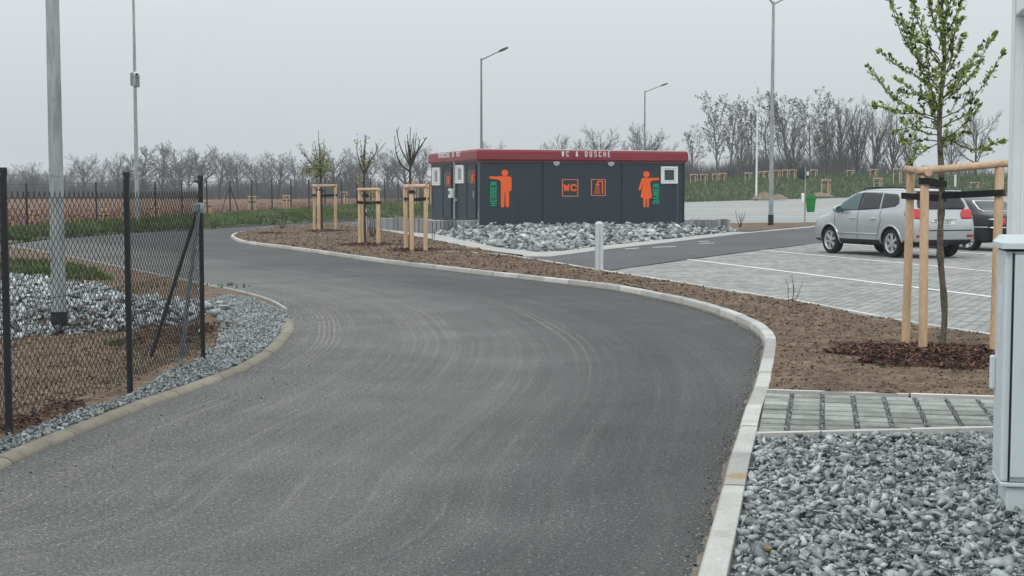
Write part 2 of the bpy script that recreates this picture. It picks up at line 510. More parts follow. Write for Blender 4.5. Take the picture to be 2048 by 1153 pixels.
# ------------------------------------------------------------------ outlines read from the photograph
ZI = 0.10    # level of the planting island, bays and lane above the carriageway
kerb_px = [(1418, 1330), (1453, 1153), (1482.5, 1012), (1500, 915), (1513, 863), (1526, 807), (1536.5, 776), (1551, 701), (1553, 683), (1547, 665),
           (1526, 647), (1495, 632), (1428.5, 609), (1367, 594), (1239, 570), (1118.6, 556), (962.6, 540), (898, 532.5), (807, 522.5), (736, 513.5),
           (654, 502), (572, 491.5), (495, 482), (473, 475), (470, 469), (497, 461), (565, 452.5), (631, 448.5), (700, 446.2)]
kerb = catmull(GS(kerb_px, ZI), .12)                     # soil-side top edge of the light kerb
kerb_road = offset(kerb, .125)                           # carriageway-side edge
edge_px = [(850, 501.5), (900, 504.5), (960, 506.5), (1000, 510), (1060, 518.5), (1120, 528), (1188, 539.6), (1219, 544.7), (1342, 563.5), (1485, 587), (1608, 606.5), (1801, 643), (1975, 671), (2150, 700)]
edging = catmull(GS(edge_px, ZI), .3)
band_lo = GS([(734, 455), (780, 464), (863, 479), (938, 494.6), (987.5, 503.5), (1046, 511)], ZI)
band_up = GS([(734, 447.5), (780, 457), (863, 466), (929, 481), (996, 495.5), (1075, 504.6)], ZI)
lane_far_lo = GS([(1046, 514), (1100, 514), (1191, 502), (1342, 485), (1478, 468.5), (1649, 452.8), (1900, 433)], ZI)
lane_far_up = GS([(1075, 504.6), (1130, 502), (1191, 493.8), (1342, 478), (1461, 464.5), (1649, 449.3), (1900, 430.5)], ZI)
lane_near = GS([(1212, 542.5), (1376, 519), (1523, 500), (1649, 485), (1800, 468), (1960, 452)], ZI)
left_top_px = [(-160, 985), (0, 909), (61.5, 883.6), (171, 841), (273, 801.6), (393, 762), (478.5, 728), (533, 694), (564, 660), (569, 636)]
left_bot_px = [(-160, 1003), (0, 925), (119.6, 882), (239, 836.5), (342, 802), (420, 772), (478.5, 746), (533, 717), (574, 686), (588, 654), (588, 636)]
left_edge_px = left_bot_px + [(575, 620), (545, 603), (500, 588), (415, 570), (330, 553), (248, 536), (150, 516), (55, 498), (-60, 480)]
left_edge = catmull(GS(left_edge_px, 0), .25)
far_edge_px = [(-260, 522), (-100, 503), (0, 491), (97, 479), (250, 467), (408, 459), (570, 449), (631, 446), (734, 441), (860, 435), (960, 431.5)]
far_edge = GS(far_edge_px, 0)

# ------------------------------------------------------------------ ground sheet and carriageway
def ring(r, n=64): return [(r * math.cos(2 * math.pi * i / n), 300 + r * math.sin(2 * math.pi * i / n), 0) for i in range(n)]
sheet('ground', ring(900), -.06, M_ground)

def asphalt_material(name, base, attr=True):
    m = bpy.data.materials.new(name); m.use_nodes = True
    nt = m.node_tree; n, l = nt.nodes, nt.links; b = n['Principled BSDF']
    b.inputs['Roughness'].default_value = .85; b.inputs['Specular IOR Level'].default_value = .25
    tc = n.new('ShaderNodeTexCoord'); co = tc.outputs['Object']
    def nz(vec, sc, det=3, ro=.6):
        t = n.new('ShaderNodeTexNoise'); t.inputs['Scale'].default_value = sc; t.inputs['Detail'].default_value = det; t.inputs['Roughness'].default_value = ro
        l.new(vec, t.inputs['Vector']); return t.outputs['Fac']
    def mr(v, a, b_, c, d, smooth=True, clamp=True):
        t = n.new('ShaderNodeMapRange'); t.clamp = clamp
        if smooth: t.interpolation_type = 'SMOOTHSTEP'
        for k, x in zip(('From Min', 'From Max', 'To Min', 'To Max'), (a, b_, c, d)): t.inputs[k].default_value = x
        l.new(v, t.inputs['Value']); return t.outputs[0]
    def mth(op, a, b_=None):
        t = n.new('ShaderNodeMath'); t.operation = op
        for i, x in enumerate((a, b_)):
            if x is None: continue
            if isinstance(x, (int, float)): t.inputs[i].default_value = x
            else: l.new(x, t.inputs[i])
        return t.outputs[0]
    def mix(f, a, b_):
        t = n.new('ShaderNodeMix'); t.data_type = 'RGBA'
        l.new(f, t.inputs['Factor'])
        for i, x in ((6, a), (7, b_)):
            if isinstance(x, tuple): t.inputs[i].default_value = (*x, 1)
            else: l.new(x, t.inputs[i])
        return t.outputs[2]
    fine = mth('MULTIPLY', mr(nz(co, 75, 2), .3, .7, .45, 1.55, False, False), mr(nz(co, 34, 3, .7), .3, .7, .74, 1.26, False, False))
    mid = mr(nz(co, 1.1, 4), .3, .7, .88, 1.12, False, False)
    big = mr(nz(co, .22, 3), .35, .65, .86, 1.14, False, False)
    scale = mth('MULTIPLY', mth('MULTIPLY', fine, mid), big); long_ = None
    cb = n.new('ShaderNodeRGB'); cb.outputs[0].default_value = (*base, 1); cur = cb.outputs[0]
    if attr:
        at = n.new('ShaderNodeAttribute'); at.attribute_name = 'track'      # x: along, y: across
        sx = n.new('ShaderNodeSeparateXYZ'); l.new(at.outputs['Vector'], sx.inputs[0])
        al, ac = sx.outputs['X'], sx.outputs['Y']
        cv = n.new('ShaderNodeCombineXYZ'); l.new(mth('MULTIPLY', al, .07), cv.inputs[0]); l.new(mth('MULTIPLY', ac, 3.0), cv.inputs[1])
        streak = nz(cv.outputs[0], 1.0, 6, .75)
        cv2 = n.new('ShaderNodeCombineXYZ'); l.new(mth('MULTIPLY', al, .16), cv2.inputs[0]); l.new(mth('MULTIPLY', ac, 17), cv2.inputs[1])
        streak2 = nz(cv2.outputs[0], 1.0, 3, .6)
        dark = mth('MULTIPLY', mr(mth('ADD', ac, mth('MULTIPLY', nz(co, .6, 4), 1.6)), 3.0, 4.7, 0, 1), .75)
        cur = mix(dark, cur, (.054, .054, .055))
        patch = mr(nz(co, .5, 3), .45, .62, 0, 1)
        long_ = mth('MULTIPLY', mr(streak, .3, .7, .90, 1.10, False, False), mr(streak2, .3, .7, .94, 1.06, False, False))
        # dust: dragged out along the wheel paths
        dust = mth('MULTIPLY', mr(streak, .45, .72, 0, 1), mr(ac, 4.6, 1.2, .25, 1.0))
        cur = mix(mth('MULTIPLY', dust, .27), cur, (.195, .178, .155))
        dust2 = mth('MULTIPLY', mth('MULTIPLY', mr(streak2, .52, .68, 0, 1), patch), mr(ac, 5.5, .5, .1, 1.0))
        cur = mix(mth('MULTIPLY', dust2, .26), cur, (.27, .25, .22))
        # muddy tread marks swung round the tip of the verge
        tread = mr(mth('SINE', mth('MULTIPLY', ac, 2 * math.pi / .062)), .35, .9, 0, 1)
        win = mth('MULTIPLY', mth('MULTIPLY', mr(ac, .26, .32, 0, 1), mr(ac, .58, .64, 1, 0)), mth('MULTIPLY', mr(al, TIP_S - 7.0, TIP_S - .5, 0, 1), mr(al, TIP_S, TIP_S + 5.0, 1, 0)))
        cur = mix(mth('MULTIPLY', mth('MULTIPLY', mth('MULTIPLY', tread, win), mr(nz(co, 5, 3), .35, .6, .25, 1)), .6), cur, (.28, .25, .205))
        tread2 = mr(mth('SINE', mth('MULTIPLY', ac, 2 * math.pi / .13)), .2, .9, 0, 1)
        win2 = mth('MULTIPLY', mth('MULTIPLY', mr(ac, 1.25, 1.4, 0, 1), mr(ac, 1.7, 2.1, 1, 0)), mth('MULTIPLY', mr(al, TIP_S - 7, TIP_S - 1.0, 0, 1), mr(al, TIP_S, TIP_S + 5.0, 1, 0)))
        cur = mix(mth('MULTIPLY', mth('MULTIPLY', tread2, win2), .14), cur, (.30, .27, .22))
        tread3 = mr(mth('SINE', mth('MULTIPLY', ac, 2 * math.pi / .11)), .3, .9, 0, 1)
        win3 = mth('MULTIPLY', mth('MULTIPLY', mr(ac, 3.1, 3.18, 0, 1), mr(ac, 3.38, 3.45, 1, 0)), mth('MULTIPLY', mr(al, TIP_S - 6, TIP_S - .5, 0, 1), mr(al, TIP_S, TIP_S + 5, 1, 0)))
        cur = mix(mth('MULTIPLY', mth('MULTIPLY', tread3, win3), .25), cur, (.30, .27, .22))
        # grit swept to the low edge
        spk = mr(nz(co, 38, 2), .60, .66, 0, 1)
        lowedge = mr(ac, 3.4, .1, 0, 1)
        cur = mix(mth('MULTIPLY', mth('MULTIPLY', spk, lowedge), .75), cur, (.36, .34, .31))
    spk2 = mr(nz(co, 42, 1), .64, .70, 0, 1)
    cur = mix(mth('MULTIPLY', spk2, .5), cur, (.30, .29, .28))
    vm = n.new('ShaderNodeVectorMath'); vm.operation = 'SCALE'; l.new(cur, vm.inputs[0]); l.new(mth('MULTIPLY', scale, long_) if attr else scale, vm.inputs['Scale'])
    l.new(vm.outputs[0], b.inputs['Base Color'])
    bp = n.new('ShaderNodeBump'); bp.inputs['Strength'].default_value = .5; bp.inputs['Distance'].default_value = .012
    l.new(nz(co, 110, 3), bp.inputs['Height']); l.new(bp.outputs[0], b.inputs['Normal'])
    return m

le = np.array([(p.x, p.y) for p in left_edge])
seg = np.linalg.norm(np.diff(le, axis=0), axis=1); cum = np.concatenate([[0], np.cumsum(seg)])
_tip = np.array(G(588, 645, 0)[:2]); TIP_S = float(cum[np.argmin(np.linalg.norm(le - _tip, axis=1))])
M_asphalt = asphalt_material('asphalt', (.108, .107, .104))
M_asphalt2 = asphalt_material('lane_asphalt', (.085, .086, .090), attr=False)
road_poly = [(-3.9, 2.0), (4.2, 2.0), (4.2, 12.5), (3.6, 20), (2.6, 28), (-1, 38), (-8, 55), (-8, 64), (-6, 101), (-2, 104)] + [(p.x, p.y) for p in reversed(far_edge[:-1])] + [(-22, 36), (-12, 26), (-4.2, 14), (-5.5, 8)]
road = sheet('road', road_poly, 0, M_asphalt, res=.22, growth=.05)
me = road.data
co = np.empty(len(me.vertices) * 3, np.float32); me.vertices.foreach_get('co', co); co = co.reshape(-1, 3)
best = np.full(len(co), 1e9); along = np.zeros(len(co))
for i in range(len(le) - 1):
    a, b = le[i], le[i + 1]; ab = b - a; q = ab @ ab
    if q < 1e-9: continue
    t = np.clip(((co[:, :2] - a) @ ab) / q, 0, 1); d = np.linalg.norm(co[:, :2] - (a + t[:, None] * ab), axis=1)
    k = d < best; best[k] = d[k]; along[k] = cum[i] + t[k] * seg[i]
att = me.attributes.new('track', 'FLOAT_VECTOR', 'POINT')
att.data.foreach_set('vector', np.stack([along, best, np.zeros_like(best)], 1).astype(np.float32).ravel())

# ------------------------------------------------------------------ verge on the far side of the fence and round the tip
verge_poly = [(p.x, p.y) for p in offset(left_edge, .10)] + [(-38, 40), (-38, 4), (-6.5, 4)]
ROCK_L = GS([(-120, 548), (0, 546), (100, 556), (200, 566), (262, 590), (330, 596), (418, 600), (425, 612), (380, 636), (310, 648), (240, 656), (140, 661), (40, 668), (-120, 690)], .08)
def z_verge(x, y):
    return .014 * fbm(x, y, .9) + .010 * fbm(x, y, 5.0, 3)
sheet('verge_soil', verge_poly, .022, M_soil, res=.3, zf=z_verge, growth=.05)
# beige rolled kerb, stone by stone
kL = catmull(GS(left_top_px, .035), .1)
lk = tag(link('rolled_kerb', None), kind='structure')
tops = resample(kL, .97)
fine_kL = kL
def stone_strip(pts, prof, name, mat, parent, gap=.008):
    """one kerb stone swept along pts; prof: (offset to the road side, z)"""
    nrm = normals2d(pts); vs = []; fs = []; k = len(prof)
    for i, p in enumerate(pts):
        q = p.copy(); d = (pts[min(i + 1, len(pts) - 1)] - pts[max(i - 1, 0)]).normalized()
        if i == 0: q = q + d * gap
        if i == len(pts) - 1: q = q - d * gap
        for o_, z in prof: vs.append((q.x + nrm[i].x * o_, q.y + nrm[i].y * o_, z))
    for i in range(len(pts) - 1):
        for j in range(k):
            j2 = (j + 1) % k; fs.append((i * k + j, i * k + j2, (i + 1) * k + j2, (i + 1) * k + j))
    fs.append(tuple(range(k))); fs.append(tuple((len(pts) - 1) * k + j for j in reversed(range(k))))
    return MB().add(vs, fs).build(name, mat, parent, smooth=True)
def stones(curve, length, prof, name, mat, parent, sub=5, wob=.003):
    L = [0]
    for a, b in zip(curve, curve[1:]): L.append(L[-1] + (b - a).length)
    n = max(1, round(L[-1] / length)); bl = L[-1] / n
    dense = resample(curve, bl / sub)
    m = len(dense) - 1
    for i in range(n):
        a, b = round(i * m / n), round((i + 1) * m / n)
        dz = rnd.uniform(-wob, wob); do = rnd.uniform(-wob, wob)
        stone_strip(dense[a:b + 1], [(o_ + do, z + dz) for o_, z in prof], name, mat, parent)
# normals2d points left of travel; travel runs away from the camera, the road lies right -> negative offsets
roll = [(0.015, -.03), (0.0, .030), (-.02, .040), (-.06, .042), (-.10, .036), (-.125, .022), (-.140, .002), (-.140, -.03)]
stones(kL, .97, roll, 'kerb_stone', M_roll, lk)
# thin steel lawn edge carrying on past the last kerb stone
thin = catmull(GS(left_edge_px[len(left_bot_px):], .03), .2)
stones(thin, 2.4, [(.04, -.02), (.04, .05), (.0, .05), (.0, -.02)], 'edge_stone', M_concrete, lk, sub=6)

# ------------------------------------------------------------------ light kerb round the planting island
rk = tag(link('kerb', None), kind='structure')
prof = [(0.0, -.03), (0.0, ZI - .004), (.004, ZI), (.104, ZI), (.116, ZI - .006), (.124, ZI - .02), (.128, -.03)]
stones(kerb, 1.0, prof, 'kerb_stone', M_kerb, rk, sub=6)
# haunch and sand lying against its foot
sv = []; sf = []; kr = offset(kerb, .12); kn = normals2d(kerb)
for i, p in enumerate(kr):
    w = .025 + .045 * max(0, fbm(p.x * 1.4, p.y * 1.4, 1.0) + .25) * (1.0 if p.y < 22 else .7) + .02 * fbm(p.x, p.y, 9)
    q = p + kn[i] * max(.015, w)
    sv += [(p.x, p.y, .022), ((p.x + q.x) / 2, (p.y + q.y) / 2, .014), (q.x, q.y, .003)]
for i in range(len(kr) - 1):
    for j in range(2): sf.append((i * 3 + j, i * 3 + 3 + j, i * 3 + 4 + j, i * 3 + 1 + j))
tag(MB().add(sv, sf).build('sand', M_sand, None, smooth=True), 'strip of pale sand swept against the foot of the light kerb', 'sand', kind='stuff')
# loose grit in that strip and along the low edge of the road
gp = []
for i, p in enumerate(kr):
    if p.y > 30: continue
    for _ in range(int(12 * (1 if p.y < 16 else .5))):
        q = p + kn[i] * abs(rng.normal(0, .055)) + Vector((rng.uniform(-.06, .06), rng.uniform(-.06, .06), 0)); gp.append((q.x, q.y, .014))
for i in range(2600):
    j = rng.integers(0, len(le) - 1); q = le[j] + (le[j + 1] - le[j]) * rng.random()
    if q[1] < 24: gp.append((q[0] + abs(rng.normal(0, .45)) + .02, q[1], .003))
gp = np.array(gp)
tag(link('road_grit', scatter_mesh('road_grit', PEBS, gp, rng.uniform(.006, .019, len(gp)), material('road_grit', (.19, .175, .155), .95, .3, 5, island=.5))), 'loose pale grit lying along both edges of the road', 'grit', kind='stuff')
# rust stain on one stone, part of the granite's own colouring
def add_stain(m, c, rx, ry, col):
    nt = m.node_tree; n, l = nt.nodes, nt.links; b = n['Principled BSDF']; old = b.inputs['Base Color'].links[0].from_socket
    g = n.new('ShaderNodeNewGeometry'); sub = n.new('ShaderNodeVectorMath'); sub.operation = 'SUBTRACT'; l.new(g.outputs['Position'], sub.inputs[0]); sub.inputs[1].default_value = c
    sc = n.new('ShaderNodeVectorMath'); sc.operation = 'MULTIPLY'; l.new(sub.outputs[0], sc.inputs[0]); sc.inputs[1].default_value = (1 / rx, 1 / ry, 1)
    ln_ = n.new('ShaderNodeVectorMath'); ln_.operation = 'LENGTH'; l.new(sc.outputs[0], ln_.inputs[0])
    nz = n.new('ShaderNodeTexNoise'); nz.inputs['Scale'].default_value = 28; l.new(g.outputs['Position'], nz.inputs['Vector'])
    ad = n.new('ShaderNodeMath'); ad.operation = 'MULTIPLY_ADD'; ad.inputs[1].default_value = 1.6; l.new(nz.outputs['Fac'], ad.inputs[0]); l.new(ln_.outputs['Value'], ad.inputs[2])
    mr = n.new('ShaderNodeMapRange'); mr.inputs['From Min'].default_value = 1.35; mr.inputs['From Max'].default_value = 1.9; mr.inputs['To Min'].default_value = .75; mr.inputs['To Max'].default_value = 0; l.new(ad.outputs[0], mr.inputs['Value'])
    mx = n.new('ShaderNodeMix'); mx.data_type = 'RGBA'; l.new(mr.outputs[0], mx.inputs['Factor']); l.new(old, mx.inputs[6]); mx.inputs[7].default_value = (*col, 1); l.new(mx.outputs[2], b.inputs['Base Color'])
add_stain(M_kerb, G(1478, 953, ZI)[:], .085, .10, (.33, .21, .09))

# ------------------------------------------------------------------ planting island soil
isl = [Vector((p.x, p.y, 0)) for p in kerb if p.y > 11.0]
paver_top = GS([(1535, 783), (1972, 797.5), (2120, 803)], ZI)
soil_poly = [(p.x, p.y) for p in isl]                                  # along the kerb out to the far end
soil_poly += [(p.x, p.y) for p in GS([(734, 447.5)], ZI)] + [(p.x, p.y) for p in band_lo[:-1]] + [(p.x, p.y) for p in GS([(1030, 510), (1044, 514.5)], ZI)]
soil_poly += [(p.x, p.y) for p in edging if p.y < G(1044, 515, ZI).y and p.x > G(1044, 515, ZI).x]
soil_poly += [(p.x, p.y) for p in reversed(paver_top)]
SOIL = soil_poly
def z_soil(x, y):
    h = .024 * fbm(x, y, 2.0) + .016 * fbm(x, y, 7.0, 3)
    return h
sheet('planting_soil', soil_poly, ZI + .004, M_soil, res=.16, zf=z_soil, growth=.06)
P = scatter(SOIL, 16000, lambda x, y: np.clip(14.0 / np.maximum(y, 1), 0, 1) ** 1.6)
dd = poly_dist(SOIL, P); P = P[dd > .04]
pos = np.stack([P[:, 0], P[:, 1], [ZI + .006 + z_soil(x, y) for x, y in P]], 1)
o = link('soil_clods', scatter_mesh('soil_clods', PEBS, pos, rng.uniform(.012, .05, len(pos)) * np.clip(P[:, 1] / 16, .8, 2.2), M_clod))
tag(o, 'loose brown soil clods strewn over the planting island', 'soil', kind='stuff')
P = scatter(SOIL, 700, lambda x, y: np.clip(14.0 / np.maximum(y, 1), 0, 1) ** 1.5)
pos = np.stack([P[:, 0], P[:, 1], [ZI + .01 + z_soil(x, y) for x, y in P]], 1)
o = link('soil_pebbles', scatter_mesh('soil_pebbles', PEBS, pos, rng.uniform(.008, .024, len(pos)) * np.clip(P[:, 1] / 16, .8, 2), M_pebble))
tag(o, 'small pale pebbles lying in the soil of the planting island', 'pebbles', kind='stuff')

# edging stones (flush concrete edging, white line beside the bays)
ek = tag(link('edging', None), kind='structure')
stones(edging, 1.0, [(-.035, .0), (-.035, ZI + .022), (.035, ZI + .022), (.035, .0)], 'edging_stone', material('edging_concrete', (.50, .49, .46), .9, .12, 4, .15, 80, objrand=.08), ek, sub=2)

# ------------------------------------------------------------------ concrete band and lane
band_poly = [(p.x, p.y) for p in band_lo] + [(p.x, p.y) for p in lane_far_lo] + [(p.x, p.y) for p in reversed(lane_far_up)] + [(p.x, p.y) for p in reversed(band_up[:-1])]
sheet('path', band_poly, ZI + .008, M_concrete)
lane_poly = [(p.x, p.y) for p in lane_far_lo] + [(45, 84), (45, 62)] + [(p.x, p.y) for p in reversed(lane_near)] + [(p.x, p.y) for p in GS([(1120, 530), (1044, 515.5)], ZI)]
sheet('parking_lane', lane_poly, ZI + .004, M_asphalt2)
for a, b in (((1305, 495.5), (1352, 494.0)), ((1400, 488), (1428, 487)), ((1397, 484), (1418, 483.2)), ((1636, 470), (1652, 468.8)), ((1250, 499), (1278, 497))):
    p, q = G(*a, ZI), G(*b, ZI); nn = Vector((0, 1, 0)) * .11
    sheet('lane_marking', [p - nn, q - nn, q + nn, p + nn], ZI + .009, M_line)

# ------------------------------------------------------------------ paved bays: joint sheet, pavers, white lines
bay_poly = [(p.x, p.y) for p in lane_near] + [(40, 58), (40, 8), (6, 8.6)] + [(p.x, p.y) for p in reversed(edging) if p.x > G(1212, 543, ZI).x and p.y > 8.5]
bays = sheet('parking_bays', bay_poly, ZI - .012, M_paving)
la = math.atan2((lane_near[3] - lane_near[0]).y, (lane_near[3] - lane_near[0]).x)
ux = np.array([math.cos(la), math.sin(la)]); uy = np.array([-math.sin(la), math.cos(la)])
PW, PH, JT = .24, .16, .007
ii, jj = np.meshgrid(np.arange(-200, 200), np.arange(-260, 260), indexing='ij'); ii = ii.ravel(); jj = jj.ravel()
o0 = np.array([lane_near[0].x, lane_near[0].y])
cen = o0 + ((ii + .5 * (jj % 2)) * PW)[:, None] * ux + ((jj + .5) * PH)[:, None] * uy
k = inside(bay_poly, cen)
# keep what the view (and a step to either side of it) can show
k &= (cen[:, 1] > 9) & (cen[:, 1] < 52) & (np.abs(cen[:, 0]) < cen[:, 1] * .47 + 1.5)
cen = cen[k]; dd = poly_dist(bay_poly, cen); cen = cen[dd > .10]
order = np.argsort(cen[:, 1]); cen = cen[order]
hx, hy = (PW - JT) / 2, (PH - JT) / 2
def paver_geo(h):
    c = [(-hx, -hy), (hx, -hy), (hx, hy), (-hx, hy)]
    V = [ux * a + uy * b for a, b in c]; V = [(v[0], v[1], -.03) for v in V] + [(v[0] * .975, v[1] * .975, 0) for v in V]
    F = [(4, 5, 6, 7), (0, 1, 5, 4), (1, 2, 6, 5), (2, 3, 7, 6), (3, 0, 4, 7)]
    return np.array(V), np.array(F)
pv, pf = paver_geo(0)
n1 = 300
# the nearest pavers in view are pieces of their own
infr = np.array([abs((x / y) * FPX) < 1000 for x, y in cen])
first = np.where(infr)[0][:n1]; rest = np.setdiff1d(np.arange(len(cen)), first)
pme = np_mesh('paver', pv, pf, material('grey_paver_piece', (.295, .298, .285), .9, .16, .7, .2, 120, .25, 150, objrand=.10))
for i in first: link('paver', pme, None, bays, loc=(cen[i, 0], cen[i, 1], ZI + rnd.uniform(-.002, .002)))
V = pv[None] + np.concatenate([cen[rest], ZI + rng.uniform(-.002, .002, (len(rest), 1))], 1)[:, None, :]
F = pf[None] + (np.arange(len(rest)) * len(pv))[:, None, None]
o = link('paver_field', np_mesh('paver_field', V.reshape(-1, 3), F.reshape(-1, 4), M_paver), None, bays); o['kind'] = 'stuff'
far_bay = [(p.x, p.y) for p in lane_near[2:]] + [(45, 60), (45, 44), (12, 44)]
for a, b in (((1376, 519.6), (2060, 604)), ((1523, 500.8), (2060, 551)), ((1649, 485.7), (2060, 515.5)), ((1765, 473), (2060, 492))):
    p, q = G(*a, ZI), G(*b, ZI); nn = (q - p).normalized(); nn = Vector((-nn.y, nn.x, 0)) * .06
    sheet('bay_marking', [p - nn, q - nn, q + nn, p + nn], ZI + .006, M_line)

# ------------------------------------------------------------------ far lot, bank, hill on the right of the building
def z_lot(d): return .1 + .57 * min(max((d - 75) / 95, 0), 1.3)
cols = list(range(1180, 2500, 60))
def ybase(px): return np.interp(px, [1200, 1370, 1640, 1750, 2100], [409, 405, 397, 395, 393])
def ytop(px): return np.interp(px, [1200, 1370, 1560, 1700, 1760, 2000, 2400], [368, 366.5, 354, 351, 353, 358, 362])
def loft(name, rows, mat, kind='structure', smooth=True):
    m = MB(); n = len(rows[0]); vs = [p for r in rows for p in r]; fs = []
    for i in range(len(rows) - 1):
        for j in range(n - 1): fs.append((i * n + j, i * n + j + 1, (i + 1) * n + j + 1, (i + 1) * n + j))
    o = m.add(vs, fs).build(name, mat, None, smooth); o['kind'] = kind
    for p in o.data.polygons:
        pass
    return o
DB, DT = 170.0, 186.0
def bank_pt(px, t):
    zb = EYE - (ybase(px) - HORIZON) * DB / FPX; zt = EYE - (ytop(px) - HORIZON) * DT / FPX
    d = DB + (DT - DB) * t; s = t * t * (3 - 2 * t)
    return Vector((X_of(px, DB) * (d / DB), d, zb + (zt - zb) * s))
rows = []
for d in (74, 100, 135, 170.5):
    r = []
    for px in cols:
        zb = EYE - (ybase(px) - HORIZON) * DB / FPX; t = (d - 74) / 96.0
        r.append((X_of(px, d), d, .09 + (zb - .09) * t))
    rows.append(r)
far_lot = loft('far_parking', rows, M_lot)
def lot_pt(px, py):
    # where the ray meets the sloping lot
    dr = ray(px, py); zb = EYE - (ybase(px) - HORIZON) * DB / FPX
    for _ in range(1):
        # z = .09 + (zb-.09)*(Y-74)/96 ; ray: z = EYE + dr.z/dr.y*Y
        k1 = dr.z / dr.y; k2 = (zb - .09) / 96.0
        Y = (.09 - 74 * k2 - EYE) / (k1 - k2)
    return at_depth(px, py, Y)
M_farline = material('far_road_paint', (.44, .44, .43), .8, .2, .5)
for y0, y1, w in ((441.0, 438.5, .09), (436, 434, .09), (431.5, 430, .1), (427.5, 426.2, .1), (424, 423, .1), (420.8, 420, .11), (417.8, 417.2, .11), (411, 410.5, .12)):
    p = lot_pt(1300, y0); q = lot_pt(1760, y1); ww = p.y * w * .02 + .05
    m = MB().add([(p.x, p.y - ww, p.z + .03), (q.x, q.y - ww, q.z + .03), (q.x, q.y + ww, q.z + .045), (p.x, p.y + ww, p.z + .045)], [(0, 1, 2, 3)])
    m.build('far_marking', M_farline)['kind'] = 'structure'
sheet('lamp_island', GS([(1400, 463), (1500, 464.5), (1640, 451), (1640, 446), (1500, 447.2), (1372, 448.2), (1372, 455)], ZI), ZI + .03, M_soil, res=1.2, zf=lambda x, y: .03 * fbm(x, y, 1.2))
loft('bank', [[bank_pt(px, t) for px in cols] for t in (0, .2, .4, .6, .8, 1.0, 1.15)], M_grass)
rows = [[bank_pt(px, 1.05) - Vector((0, 0, .05)) for px in cols]]
for d, zz in ((230, 4.4), (300, 6.0), (420, 7.6)):
    rows.append([(X_of(px, d), d, zz if px > 1700 else np.interp(px, [1200, 1700], [zz - 2.3, zz])) for px in cols])
loft('hill', rows, M_hill)
n = 9000; px_ = rng.uniform(1200, 2300, n); t_ = rng.random(n)
pos = np.array([bank_pt(a, b)[:] for a, b in zip(px_, t_)])
grass('bank_grass', pos, rng.uniform(.25, .7, n), M_blade_far, 'rough green grass covering the bank behind the large car park')

# ------------------------------------------------------------------ left bank, field, far fence
def fence_d(px): return 1.0 / (.01678 - .00785 * (px - 55) / 715.0)
def fence_z(d): return min(.10 + .0145 * (d - 59.6), .86)
lcols = [-500, -400, -300, -200, -100, 0, 97, 170, 250, 330, 408, 490, 570, 631, 690, 734, 800, 860, 960, 1050]
fe = {p[0]: p[1] for p in far_edge_px}
def edge_pt(px): return G(px, float(np.interp(px, [a for a, b in far_edge_px], [b for a, b in far_edge_px])), 0) if px <= 960 else G(px, 431.5, 0)
def fence_pt(px):
    d = fence_d(min(px, 1100)); return Vector((X_of(px, d), d, fence_z(d)))
rows = []
for t in (0, .12, .4, .7, 1.0, 1.15):
    r = []
    for px in lcols:
        a, b = edge_pt(px), fence_pt(px); p = a.lerp(b, t); hump = math.sin(min(t, 1) * math.pi) * .12
        p.z = .03 + (b.z - .03) * (t ** .8 if t > 0 else 0) + hump; r.append(p)
    rows.append(r)
loft('grass_verge', rows, M_grass)
last = rows[-1]
frows = [[Vector(p) - Vector((0, 0, .03)) for p in last]]
for d in (140, 200, 300, 480):
    r = []
    for px, p in zip(lcols, last):
        dd_ = max(d, p.y + 4 + (d - 140) * .3); r.append((X_of(px, dd_), dd_, min(.85, .6 + (p.z - .6) * max(0, 1 - (d - 120) / 200))))
    frows.append(r)
loft('field', frows, M_field)
n = 20000; pp = []
while len(pp) < n:
    px = rng.uniform(-60, 960); t = rng.random() ** .8; a, b = edge_pt(px), fence_pt(px); p = a.lerp(b, t)
    z = .03 + (b.z - .03) * t ** .8 + math.sin(t * math.pi) * .12
    if fbm(p.x, p.y, .22) > -.45 + .10 * (t < .04): pp.append((p.x, p.y, z))
grass('verge_grass', np.array(pp), rng.uniform(.08, .34, n), M_blade, 'lush green grass between the road and the field fence')
n = 9000; pp = []
for _ in range(n):
    px = rng.uniform(-100, 960); b = fence_pt(px); d = b.y + 2 + rng.random() ** 1.5 * 90
    pp.append((X_of(px, d), d, min(.85, b.z + .0)))
me = scatter_mesh('heath', BLADES, np.array(pp), rng.uniform(.06, .22, n), material('heath_blade', (.165, .080, .044), .9, .4, .3, island=.5), rots=rotz_mats(rng.uniform(0, 6.28, n)))
tag(link('heath', me), 'reddish brown dry growth covering the field behind the fence', 'ground cover', kind='stuff')

